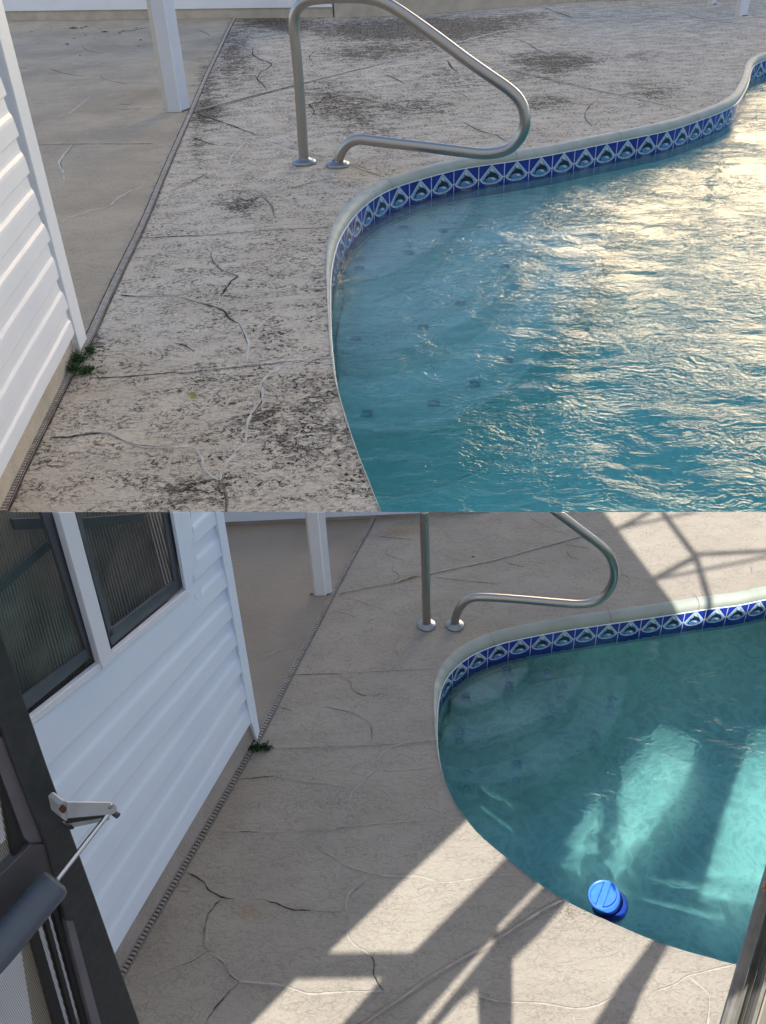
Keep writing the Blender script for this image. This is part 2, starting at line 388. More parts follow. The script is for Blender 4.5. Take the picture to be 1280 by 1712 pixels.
def normals2(E):
    o = []
    for i in range(len(E)):
        t = (E[min(i + 2, len(E) - 1)] - E[max(i - 2, 0)]).normalized()
        o.append(Vector((t.y, -t.x, 0)))
    return o
def build_pool(E, close, s, zfloor, zwater, mats, tag_txt, tile_len, tile_h, keep_lower, steps, nm):
    mcop, mplas, mwat = mats
    n2 = normals2(E)
    cx = sum((p for p in E), Vector()) / len(E)
    # sign: normal must point to the water
    poly = E + close
    k = len(E) // 2
    sg = 1 if inside(E[k] + n2[k] * 0.03, poly) else -1
    n2 = [v * sg for v in n2]                                   # toward the water
    root = thing('swimming_pool', tag_txt, None, (0, 0, 0), kind='structure')
    # coping: flat top, rounded nose, face
    wf_ = WA_ if nm == 'A' else WB_
    prof = [(-0.068 if nm == 'A' else -0.052, 0.0035), (-0.045, 0.0032), (-0.03, 0.0), (-0.016, -0.006), (-0.006, -0.016), (0.0, -0.030), (0.0, -0.050), (-0.002, -0.058), (-0.012, -0.058)]
    mb = MB(); rows = []
    for i, (p, n) in enumerate(zip(E, n2)):
        w = 1 + 0.10 * mnoise.noise(Vector((i * 0.11, 0, 3))) ; j = 0.0016 * mnoise.noise(p * 22 / s)
        wf = wf_[i]; rows.append([p + n * (((a + .03) * wf * w - .03 * (.35 + .65 * wf) if a < -.03 else a * (.35 + .65 * wf)) * s + (j if -.03 <= a < 0 else 0)) + UP * (b * s + (j if a > -.08 else -.001)) for a, b in prof])
    mb.grid(rows, 0)
    # the joints across the coping
    cop = mb.build('coping', [mcop], root, smooth=True)
    if not keep_lower: clip(cop, False)
    # bead + tiles
    bt = ZC * s; tb = bt - tile_h
    mb = MB(); mb.grid([[p - n * 0.001 * s + UP * (bt - .001), p + n * 0.004 * s + UP * (bt - 0.003 * s), p + n * 0.004 * s + UP * (bt - 0.007 * s), p - n * 0.006 * s + UP * (bt - 0.009 * s)] for p, n in zip(E, n2)], 0)
    cb_ = mb.build('caulk_bead', [M_caulk], root, smooth=True)
    if not keep_lower: clip(cb_, False)
    mb = MB()
    L = [0.0]
    for a, b in zip(E, E[1:]): L.append(L[-1] + (b - a).length)
    def at(u):
        u = max(0, min(L[-1] - 1e-6, u)); lo, hi = 0, len(L) - 1
        while hi - lo > 1:
            m_ = (lo + hi) // 2
            if L[m_] <= u: lo = m_
            else: hi = m_
        t = (u - L[lo]) / max(1e-9, L[hi] - L[lo])
        return E[lo].lerp(E[hi], t), n2[lo].lerp(n2[hi], t).normalized()
    back = 0.008 * s
    def S(u, v, lift):
        p, n = at(u); return p + n * (-back + lift) + UP * (tb + v * tile_h)
    # cobalt sheet
    mb.grid([[p - n * back + UP * (tb - tile_h * 0.35), p - n * back + UP * (bt - .002)] for p, n in zip(E, n2)], 0)
    nt_ = int(L[-1] / tile_len)
    def cut(pts, u, sgn):
        o = []
        for (a0, b0), (a1, b1) in zip(pts, pts[1:] + pts[:1]):
            d0, d1 = (a0 - u) * sgn, (a1 - u) * sgn
            if d0 >= 0: o.append((a0, b0))
            if (d0 > 0 > d1) or (d0 < 0 < d1):
                t = d0 / (d0 - d1); o.append((a0 + (a1 - a0) * t, b0 + (b1 - b0) * t))
        return o
    def strip(u0, pts, lift, m):
        """pts in tile units, convex polygon, fanned"""
        lo = min(a for a, b in pts); hi = max(a for a, b in pts); k0 = math.floor(lo * 8 + 1e-6)
        while k0 / 8 < hi - 1e-6:
            q = cut(cut(pts, k0 / 8, 1), (k0 + 1) / 8, -1); k0 += 1
            if len(q) > 2: mb.poly([S(u0 + a * tile_len, b, lift) for a, b in q], m)
    e1, e2, e3, e4 = 0.0006, 0.0012, 0.0018, 0.0024
    for i in range(nt_):
        u0 = i * tile_len; lw = 0.016
        strip(u0, [(-lw, -.3), (lw, -.3), (lw, 1), (-lw, 1)], e1, 1)
        # pale outline: tall peak, shallow rounded bowl
        def drop(k_, off):
            pk = [(0.5, 0.97 - off * 1.9), (0.05 + off * 1.5, 0.38)]
            arc = [(0.5 + (0.45 - off) * math.cos(a), 0.38 + (0.27 - off) * math.sin(a)) for a in [math.pi + math.pi * q / 8 for q in range(1, 8)]]
            return pk + arc + [(0.95 - off * 1.5, 0.38)]
        strip(u0, drop(0, 0), e2, 2)
        strip(u0, drop(0, 0.040), e3, 3)
        strip(u0, [(0.40, 0.68), (0.50, 0.86), (0.60, 0.68)], e4, 2)
        strip(u0, [(0.16, .36), (0.30, .40), (0.52, .36), (0.74, .40), (0.84, .36), (0.74, .24), (.5, .17), (.26, .24)], e4, 5)
        strip(u0, [(-0.07, .36), (0.07, .36), (0.07, .40), (-0.07, .40)], e3, 2)
        # leaping dolphin: arched back, beak to the left, forked tail to the right, pale belly
        arcp = lambda r, a: (0.50 + r * 1.0 * math.cos(R(a)), 0.24 + r * 1.10 * math.sin(R(a)))
        pr = [(172, .015), (158, .05), (140, .085), (118, .11), (95, .12), (72, .10), (50, .07), (30, .035), (16, .012)]
        for (a0, w0), (a1, w1) in zip(pr, pr[1:]):
            strip(u0, [arcp(.27 - w0 * .9, a0), arcp(.27 + w0 * .7, a0), arcp(.27 + w1 * .7, a1), arcp(.27 - w1 * .9, a1)], e4 + .0006, 4)
        strip(u0, [arcp(.33, 100), arcp(.46, 78), arcp(.33, 80)], e4 + .0008, 4)
        strip(u0, [arcp(.27, 22), arcp(.36, 6), arcp(.26, 8), arcp(.17, -4)], e4 + .0008, 4)
        strip(u0, [(0.34, .28), (0.40, .40), (0.50, .41), (0.53, .36), (.44, .30)], e4 + .0010, 2)
    mb.build('tile_band', [M_tb, M_tg, M_tw, M_tc, M_tn, mat('tile_mid_blue', (0.05, 0.16, 0.42), 0.2, var=(0.12, 0.30, 0.52), noise_scale=90)], root)
    # basin walls and floor
    mb = MB()
    mb.grid([[p - n * (back + .004) + UP * (tb - tile_h * 0.1), p - n * back + UP * (zfloor + .18), p + n * 0.06 + UP * (zfloor + .05), p + n * 0.2 + UP * zfloor] for p, n in zip(E, n2)], 0)
    allp = [p - n * (back) for p, n in zip(E, n2)][::4] + close
    tri = tessellate_polygon([[Vector((p.x, p.y, 0)) for p in allp]])
    kk = len(mb.v); mb.v += [Vector((p.x, p.y, zfloor - .004)) for p in allp]
    for t in tri: mb.f.append(tuple(kk + q for q in t)); mb.m.append(0)
    cl = [E[-1]] + close + [E[0]]
    mb.grid([[Vector((p.x, p.y, -.02)), Vector((p.x, p.y, zfloor - .004))] for p in cl], 0)
    mb.build('basin', [mplas], root)
    # steps
    for (pts, z) in steps:
        mb = MB(); mb.prism([Vector((p.x, p.y, zfloor - .003)) for p in pts], UP * (z - zfloor)); o = mb.build('step', [mplas], root)
        bevel(o, 0.02 * s, 2)
    # water: closed body
    mb = MB(); wp = [p - n * (back + .02) for p, n in zip(E, n2)][::3] + close
    tri = tessellate_polygon([[Vector((p.x, p.y, 0)) for p in wp]])
    kk = len(mb.v); mb.v += [Vector((p.x, p.y, zwater)) for p in wp]
    for t in tri: mb.f.append(tuple(kk + q for q in t)); mb.m.append(0)
    k2 = len(mb.v); mb.v += [Vector((p.x, p.y, zfloor - .05)) for p in wp]
    for t in tri: mb.f.append(tuple(k2 + q for q in t)); mb.m.append(0)
    nn = len(wp)
    for i in range(nn):
        j = (i + 1) % nn; mb.f.append((kk + i, kk + j, k2 + j, k2 + i)); mb.m.append(0)
    w = mb.build('pool_water', [mwat]); w['kind'] = 'structure'; w['label'] = tag_txt + ', its water'
    return root, n2, S, at
ZWA, ZWB = ZC * SA - 0.160, ZC * SB - 0.074
def shelf(arc, E, i0, i1, z, zw):
    a = [GW(x, y, zw, z) for x, y in arc]
    a = [Vector((q.x, q.y, 0)) for q in crom(a, 0.03)]
    return [p.copy() for p in E[i0:i1:4]] + a
def nearest(E, p): return min(range(len(E)), key=lambda i: (E[i] - Vector((p.x, p.y, 0))).length)
def mkstep(E, arc, z, zw):
    """a step between the pool wall and the arc (arc runs from the left wall to the far wall)"""
    a = [GW(x, y, zw, z) for x, y in arc]
    pl = E + (closeA if E is EA else closeB)
    arcw = [Vector((q.x, q.y, 0)) for q in crom(a, 0.03)]
    dmin = 0.03 if E is EA else 0.015
    arcw = [q for q in arcw if inside(q, pl) and (E[nearest(E, q)] - q).length > dmin]
    i1 = nearest(E, arcw[0]); i0 = nearest(E, arcw[-1])
    if i0 > i1: i0, i1 = i1, i0; arcw.reverse()
    return [p.copy() for p in E[i0:i1 + 1:4]] + arcw
stepsA = [(mkstep(EA, [(549, 448), (600, 452), (650, 440), (700, 415), (760, 370), (800, 322), (815, 290)], ZWA - 0.10, ZWA), ZWA - 0.10),
          (mkstep(EA, [(552, 540), (620, 548), (700, 530), (780, 492), (860, 430), (905, 360), (930, 280)], ZWA - 0.28, ZWA), ZWA - 0.28),
          (mkstep(EA, [(560, 650), (650, 655), (740, 640), (830, 600), (905, 535), (980, 440), (1040, 300)], ZWA - 0.46, ZWA), ZWA - 0.46)]
stepsB = [(mkstep(EB, [(731, 1168), (780, 1175), (830, 1160), (860, 1140), (885, 1110), (895, 1078)], ZWB - 0.05, ZWB), ZWB - 0.05),
          (mkstep(EB, [(731, 1228), (790, 1235), (850, 1222), (920, 1190), (965, 1150), (990, 1070)], ZWB - 0.14, ZWB), ZWB - 0.14),
          (mkstep(EB, [(738, 1300), (800, 1310), (880, 1298), (960, 1260), (1030, 1200), (1075, 1060)], ZWB - 0.23, ZWB), ZWB - 0.23)]
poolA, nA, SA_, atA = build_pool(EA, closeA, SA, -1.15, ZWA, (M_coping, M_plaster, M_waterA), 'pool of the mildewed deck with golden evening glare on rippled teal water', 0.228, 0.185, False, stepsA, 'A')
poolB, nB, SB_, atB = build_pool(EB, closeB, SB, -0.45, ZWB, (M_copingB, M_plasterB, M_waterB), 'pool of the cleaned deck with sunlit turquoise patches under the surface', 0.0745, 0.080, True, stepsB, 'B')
# little dolphin marker tiles on the steps
M_mark = mat('marker_tile_blue', (0.005, 0.02, 0.16), 0.3, var=(0.02, 0.06, 0.30), noise_scale=40)
def markers(root, lst, zw, r):
    for (x, y, z) in lst:
        c = GW(x, y, zw, z) + UP * 0.004; mb = MB()
        a0 = random.uniform(-.3, .3)
        def q(a, b, h=0.0): return c + Vector((math.cos(a0) * a - math.sin(a0) * b, math.sin(a0) * a + math.cos(a0) * b, h)) * r
        mb.poly([q(-1, -1), q(1, -1), q(1, 1), q(-1, 1)], 1)
        arc = [(math.cos(R(t)) * .62, math.sin(R(t)) * .62 - .15) for t in range(200, -21, -20)]
        for k in range(len(arc) - 1):
            w0 = .28 * math.sin(math.pi * (k + .3) / len(arc)); w1 = .28 * math.sin(math.pi * (k + 1.3) / len(arc))
            (ax, ay), (bx, by) = arc[k], arc[k + 1]
            mb.poly([q(ax * (1 - w0), ay * (1 - w0), .02), q(ax * (1 + w0), ay * (1 + w0), .02), q(bx * (1 + w1), by * (1 + w1), .02), q(bx * (1 - w1), by * (1 - w1), .02)], 0)
        mb.poly([q(-.2, .5, .03), q(.1, .9, .03), q(.2, .4, .03)], 0); mb.poly([q(.5, -.3, .03), q(.9, -.5, .03), q(.6, -.7, .03)], 0)
        mb.build('step_marker', [M_mark, mat('marker_tile_ground', (0.30, 0.42, 0.52), 0.4)], root)
markers(poolA, [(673, 366, ZWA - .10), (683, 408, ZWA - .10), (600, 434, ZWA - .10), (741, 371, ZWA - .10), (592, 527, ZWA - .28), (706, 507, ZWA - .28), (770, 467, ZWA - .28), (845, 405, ZWA - .28), (610, 630, ZWA - .46), (725, 612, ZWA - .46), (795, 579, ZWA - .46), (852, 540, ZWA - .46)], ZWA, 0.036)
markers(poolB, [(847, 1118, ZWB - .05), (914, 1123, ZWB - .05), (851, 1146, ZWB - .05), (778, 1163, ZWB - .05), (939, 1151, ZWB - .14), (1022, 1168, ZWB - .14), (922, 1185, ZWB - .14), (768, 1223, ZWB - .14), (995, 1229, ZWB - .23), (865, 1279, ZWB - .23), (780, 1293, ZWB - .23)], ZWB, 0.015)
mb = MB(); p_, n_ = atB(0)
c = GW(1088, 1074, ZWB, ZWB - .12); i = nearest(EB, c); c = EB[i] + UP * (ZWB - .10) + nB[i] * 0.0
uu = UP.cross(nB[i]).normalized()
mb.tube([c - nB[i] * .01, c + nB[i] * .006], 0.022, 20); mb.tube([c, c + nB[i] * .010], [0.012, 0.009], 16)
mb.build('return_fitting', [M_white], poolB)
# ------------------------------------------------------------------ decks
def blobs(x, y, lst):
    s = 0.0
    for (cx, cy, rx, ry, w) in lst:
        if cy < 260: w *= 1.3; rx *= 1.1; ry *= 1.15
        d = ((x - cx) / rx) ** 2 + ((y - cy) / ry) ** 2
        if d < 6: s += w * math.exp(-d)
    return min(1.0, s)
drainA_px = [(396, 24), (384, 45), (365, 85), (345, 127), (321, 183), (298, 235), (270, 300), (240, 372), (205, 445), (180, 498), (150, 563), (112, 632), (70, 715), (40, 775), (14, 832), (-20, 905)]
drainB_px = [(628, 858), (616, 884), (600, 912), (582, 945), (556, 994), (530, 1045), (505, 1092), (480, 1140), (455, 1190), (432, 1235), (412, 1268), (380, 1325), (345, 1385), (308, 1448), (275, 1505), (245, 1556), (212, 1615), (180, 1672), (140, 1740), (80, 1840)]
def drain_x(lst, y):
    for (x0, y0), (x1, y1) in zip(lst, lst[1:]):
        if y0 <= y <= y1: return x0 + (x1 - x0) * (y - y0) / (y1 - y0)
    return lst[0][0] if y < lst[0][1] else lst[-1][0]
stA = [(620, 50, 90, 16, .75), (780, 42, 80, 13, 1.0), (700, 52, 90, 10, .7), (470, 40, 50, 14, .75), (880, 28, 40, 7, .5), (930, 105, 42, 15, .85), (985, 98, 30, 8, .4), (870, 98, 30, 8, .6), (760, 72, 60, 9, .35),
       (390, 75, 22, 30, .55), (350, 190, 30, 16, .65), (345, 150, 16, 40, .45), (330, 240, 14, 40, .35), (400, 120, 60, 30, .35), (420, 30, 30, 8, .5), (650, 85, 80, 9, .6), (590, 95, 60, 12, .35), (1000, 28, 60, 6, .2),
       (700, 178, 55, 15, .55), (905, 172, 45, 10, .6), (590, 190, 50, 25, .45), (545, 160, 50, 30, .4), (410, 338, 34, 18, .75), (385, 345, 20, 8, .5), (1075, 150, 60, 16, .30), (1100, 155, 20, 8, .35),
       (1070, 94, 26, 6, .4), (850, 130, 70, 14, .3), (640, 230, 60, 15, .3), (740, 130, 60, 20, .3),
       (350, 640, 120, 26, .26), (470, 690, 80, 50, .34), (500, 745, 90, 34, .38), (360, 790, 90, 40, .34), (300, 830, 80, 30, .40), (330, 815, 50, 14, .2), (600, 800, 30, 50, .25), (540, 640, 40, 40, .35), (545, 480, 25, 60, .35), (400, 470, 90, 50, .10),
       (480, 420, 80, 30, .12), (560, 740, 30, 40, .30), (430, 700, 40, 20, .35), (160, 570, 16, 12, 1.0), (95, 660, 14, 30, .5), (170, 620, 14, 9, .7), (60, 760, 14, 40, .35), (445, 560, 70, 30, .15), (260, 300, 10, 60, .3)]
ruA = [(450, 34, 30, 5, .6), (250, 160, 40, 10, .25), (200, 185, 50, 6, .15), (900, 52, 60, 12, .15)]
patA = []
stB = [(530, 1345, 60, 10, .28), (560, 1150, 40, 12, .1), (1080, 1100, 2, 2, .1), (690, 964, 12, 5, .5), (660, 970, 20, 4, .35), (520, 1105, 10, 30, .12), (300, 1480, 20, 14, .12), (1000, 1530, 80, 14, .3), (950, 1520, 30, 16, .35)]
ruB = [(665, 887, 32, 5, .7), (418, 1525, 26, 12, .45), (700, 880, 30, 6, .4), (690, 965, 16, 5, .4), (400, 868, 40, 6, .2)]
def deck(name, E, n2, close, y0, y1, x0, x1, step, mats, label, z, stains, rust, drain, ribs, gates):
    """one sheet of concrete with the pool cut out; cracks and joints are laid into it"""
    # region in world xy: outer quad minus pool
    s0 = (0.02 if name == 'x' else 0.0)
    wf_ = WA_ if E is EA else WB_
    pool = [p - n * (0.022 * wf_[i] + 0.024 * (.35 + .65 * wf_[i])) * gates for i, (p, n) in enumerate(zip(E, n2))][::3] + close
    pts = []; edges = []
    def proj(p):
        q = RM.transposed() @ (Vector((p.x, p.y, 0)) - CP); return (q.x / -q.z * F + W / 2, H / 2 - q.y / -q.z * F)
    ppx = [proj(p) for p in pool]
    for q in ppx: pts.append(q)
    n = len(ppx); edges += [(i, (i + 1) % n) for i in range(n)]
    outer = [(x0, y0), (x1, y0), (x1, y1), (x0, y1)]
    k = len(pts)
    ys = []; y = y0
    while y < y1: ys.append(y); y += step
    ys.append(y1)
    xs = [x0 + (x1 - x0) * i / int((x1 - x0) / step) for i in range(int((x1 - x0) / step) + 1)]
    for y in ys:
        for x in xs: pts.append((x, y))
    # seam edge and outer boundary as constraints
    nx = len(xs); ny = len(ys)
    for j in (0, ny - 1):
        for i in range(nx - 1): edges.append((k + j * nx + i, k + j * nx + i + 1))
    for i in (0, nx - 1):
        for j in range(ny - 1): edges.append((k + j * nx + i, k + (j + 1) * nx + i))
    V, Eo, Fo, *_ = delaunay_2d_cdt([Vector(p) for p in pts], edges, [], 0, 1e-4)
    mb = MB(); mb.v = [G(p[0], p[1], z) for p in V]; 
    for f in Fo:
        cx_ = sum(V[i][0] for i in f) / len(f); cy_ = sum(V[i][1] for i in f) / len(f)
        if not (x0 <= cx_ <= x1 and y0 <= cy_ <= y1): continue
        if inside((cx_, cy_), ppx): continue
        mb.f.append(tuple(f)); mb.m.append(0)
    nbase = len(mb.v)
    at = [(blobs(p[0], p[1], stains), blobs(p[0], p[1], rust), 1.0 if p[0] < drain_x(drain, p[1]) else 0.0) for p in V]
    for kk, (pl, wpx, mi, jit) in enumerate(ribs):
        c = crom(pl, 3.0); zz = z + 0.0016 + 0.00002 * kk
        rows = []; m_ = len(c)
        for i, p in enumerate(c):
            nx_ = mnoise.noise(Vector((p[0] * .09, p[1] * .09, kk))) * jit + mnoise.noise(Vector((p[0] * .35, p[1] * .35, kk))) * jit * .5
            ny_ = mnoise.noise(Vector((p[0] * .09, p[1] * .09, kk + 50))) * jit
            g = G(p[0] + nx_, p[1] + ny_, zz)
            a = c[max(i - 1, 0)]; b = c[min(i + 1, m_ - 1)]
            t = (G(b[0], b[1], zz) - G(a[0], a[1], zz)).normalized(); nn = Vector((-t.y, t.x, 0))
            e = min(1.0, 0.25 + min(i, m_ - 1 - i) / 5.0)
            w = wpx * mpp(p[0], p[1]) * 0.5 * e * (1 + 0.9 * mnoise.noise(Vector((i * .37, kk * 3.1, 0))))
            # foreshortened runs must not vanish: thicken when the line runs across the view
            w *= (1 + 0.5 * abs(t.x)) * (1.0 if E is EA else (.50 if wpx < 6 else .62))
            hh = 0.0004
            rows.append([g - nn * w, g + UP * hh * (1.0 if True else 0), g + nn * w])
        mb.grid(rows, mi)
    o = mb.build(name, mats)
    me = o.data
    for nm, idx in (('stain', 0), ('rust', 1), ('patio', 2)):
        at_ = me.attributes.new(nm, 'FLOAT', 'POINT')
        at_.data.foreach_set('value', [a[idx] for a in at] + [0.0] * (len(me.vertices) - nbase))
    tag(o, label, kind='structure')
    return o
D, Lq, Mq = 1, 2, 3
cracksA = [
 ([(345, 392), (343, 405), (352, 418), (357, 432)], 3.2, Lq, 1.5), ([(352, 418), (357, 440), (375, 452), (398, 462)], 3.0, Mq, 2), ([(385, 460), (398, 462), (385, 470), (375, 485), (368, 495)], 3.2, D, 2),
 ([(368, 495), (363, 512)], 3, Lq, 1), ([(235, 397), (290, 395), (340, 393)], 2.0, D, .8), ([(340, 393), (440, 385), (553, 379)], 1.6, Mq, .8),
 ([(305, 497), (335, 507), (365, 515)], 2.4, Mq, 2), ([(335, 505), (350, 510), (370, 517), (388, 535), (400, 540)], 2.6, D, 2), ([(400, 540), (408, 555), (415, 572), (413, 590), (412, 605)], 3.6, Lq, 1.5), ([(399, 540), (407, 556), (413, 575)], 1.6, D, 1.5),
 ([(198, 492), (228, 495)], 2.6, D, 1), ([(228, 495), (305, 494)], 1.2, Mq, 1), ([(165, 632), (230, 627), (300, 621)], 1.8, D, .8), ([(290, 622), (400, 610), (480, 602), (560, 596)], 3.0, Lq, .6), ([(300, 624), (480, 605)], 1.0, Mq, .6),
 ([(480, 605), (450, 625), (438, 640), (437, 665), (420, 690), (413, 712), (410, 740)], 5.0, Lq, 2), ([(441, 632), (435, 655), (436, 672), (421, 692)], 1.7, D, 1.5), ([(410, 740), (395, 755), (377, 775), (370, 790), (368, 803)], 6.0, Lq, 2), ([(405, 745), (388, 763)], 2.0, D, 1.5), ([(368, 803), (373, 815), (379, 830), (378, 858)], 4, Mq, 1.5), ([(371, 806), (377, 832), (376, 858)], 1.6, D, 1.5),
 ([(85, 731), (120, 729), (155, 724), (175, 722)], 3.0, D, 1.2), ([(155, 722), (190, 724), (205, 733), (220, 741), (250, 747), (320, 745)], 3.2, Lq, 1.5), ([(180, 724), (215, 739), (250, 745), (290, 745)], 1.5, Mq, 1.5), ([(325, 745), (336, 765), (345, 788), (366, 802)], 4.2, Lq, 2), ([(335, 762), (342, 785), (352, 795)], 1.3, D, 1.5),
 ([(290, 572), (310, 578), (325, 588)], 1.6, D, 1),
 ([(120, 240), (106, 258), (99, 272), (105, 288), (107, 300)], 3.6, Lq, 1.5), ([(122, 243), (108, 260), (101, 272), (107, 290)], 1.2, Mq, 1), ([(74, 290), (98, 286)], 1.8, Lq, 1), ([(97, 371), (150, 352), (180, 345), (200, 328), (237, 311)], 2.8, Lq, 1.5), ([(97, 196), (120, 185), (133, 175), (150, 162)], 2.4, Lq, 1),
 ([(60, 209), (100, 198)], 1.5, Lq, 1), ([(100, 100), (150, 107), (215, 90), (250, 80)], 1.2, Lq, 1), ([(80, 135), (60, 140)], 2, Lq, 1), ([(83, 114), (105, 122), (140, 127)], 1.8, Mq, 1), ([(165, 127), (185, 135), (215, 140)], 2.0, Mq, 1), ([(135, 77), (148, 85), (175, 89)], 1.5, Mq, 1), ([(196, 53), (225, 50), (247, 45)], 2.4, D, 1), ([(22, 110), (45, 115)], 1.6, Mq, 1),
 ([(60, 241), (150, 240), (255, 240)], 1.2, Mq, .6), ([(228, 240), (257, 240)], 1.8, D, .5), ([(270, 175), (225, 183), (190, 185)], 1.4, Lq, 1), ([(200, 174), (222, 174)], 1.5, D, .5), ([(193, 184), (233, 180)], 1.6, Mq, 1), ([(330, 50), (345, 55), (350, 61)], 1.5, Mq, .6), ([(318, 100), (345, 105)], 1.2, Mq, .6),
 ([(332, 192), (360, 200), (400, 214), (430, 226)], 2.4, D, .8), ([(430, 226), (480, 244), (545, 266)], 1.8, Lq, .5), ([(480, 245), (545, 264)], 1.2, D, .5), ([(588, 278), (625, 290), (636, 294)], 1.8, Mq, .5),
 ([(318, 228), (340, 236), (365, 243)], 2.2, D, 1), ([(418, 234), (404, 243), (385, 262), (383, 282)], 3.0, Lq, 1.5), ([(383, 284), (410, 273)], 2.4, Lq, 1), ([(285, 318), (318, 305)], 2.0, Mq, 1), ([(318, 305), (347, 289)], 2.6, Mq, 1.2),
 ([(490, 302), (466, 317), (442, 328)], 2.6, Lq, 1), ([(437, 327), (453, 342), (457, 357), (460, 365)], 3, Mq, 1.5), ([(460, 365), (457, 375), (455, 382)], 2.5, Lq, 1),
 ([(422, 80), (423, 92), (440, 101), (453, 108), (436, 121), (431, 132), (442, 145), (446, 155)], 2.0, D, 2), ([(545, 160), (534, 170), (517, 175), (525, 186), (519, 196)], 2.6, D, 1.5), ([(500, 154), (560, 158), (620, 168), (640, 173)], 1.3, D, .8),
 ([(590, 45), (600, 54), (625, 60), (641, 62)], 1.4, D, 1.5), ([(528, 83), (517, 95), (525, 106)], 1.8, D, 1.2), ([(500, 55), (540, 60), (560, 55)], 1.2, D, 1), ([(640, 123), (660, 131), (678, 140)], 2.0, D, 1.2), ([(640, 172), (665, 176), (685, 186)], 1.8, D, 1), ([(747, 100), (757, 115), (766, 120)], 2.8, D, 1), ([(750, 150), (775, 158), (781, 166)], 1.5, D, 1),
 ([(772, 203), (805, 219), (830, 226), (850, 238)], 1.6, D, 1), ([(1000, 165), (983, 180), (978, 194), (990, 210), (1000, 205)], 1.4, D, 1.5), ([(855, 118), (950, 141), (1065, 165), (1152, 186)], 1.6, Mq, .5), ([(860, 118), (1000, 150)], 1.0, D, .5), ([(800, 100), (856, 117)], 1.0, Mq, .5), ([(904, 10), (925, 18), (958, 30)], 1.8, D, 1), ([(855, 62), (880, 72), (906, 88)], 1.4, D, 1.5), ([(1060, 10), (1110, 14), (1180, 32), (1280, 45)], 1.3, Mq, .7), ([(700, 110), (735, 112), (760, 128)], 1.2, Mq, 1), ([(590, 255), (612, 242)], 2.0, Lq, .6), ([(600, 236), (592, 225), (575, 210)], 1.6, Mq, 1), ([(1050, 40), (1085, 30), (1120, 25)], 1.2, Mq, 1), ([(610, 300), (560, 297), (520, 305), (480, 315)], 1.3, Mq, 1),
 ([(326, 186), (430, 158), (500, 139)], 3.4, Mq, .5), ([(326, 184), (430, 156.5), (560, 124), (640, 104), (760, 72), (845, 50), (930, 39)], 2.6, Lq, .4), ([(330, 188), (500, 141), (640, 106)], 1.2, D, .4),
]
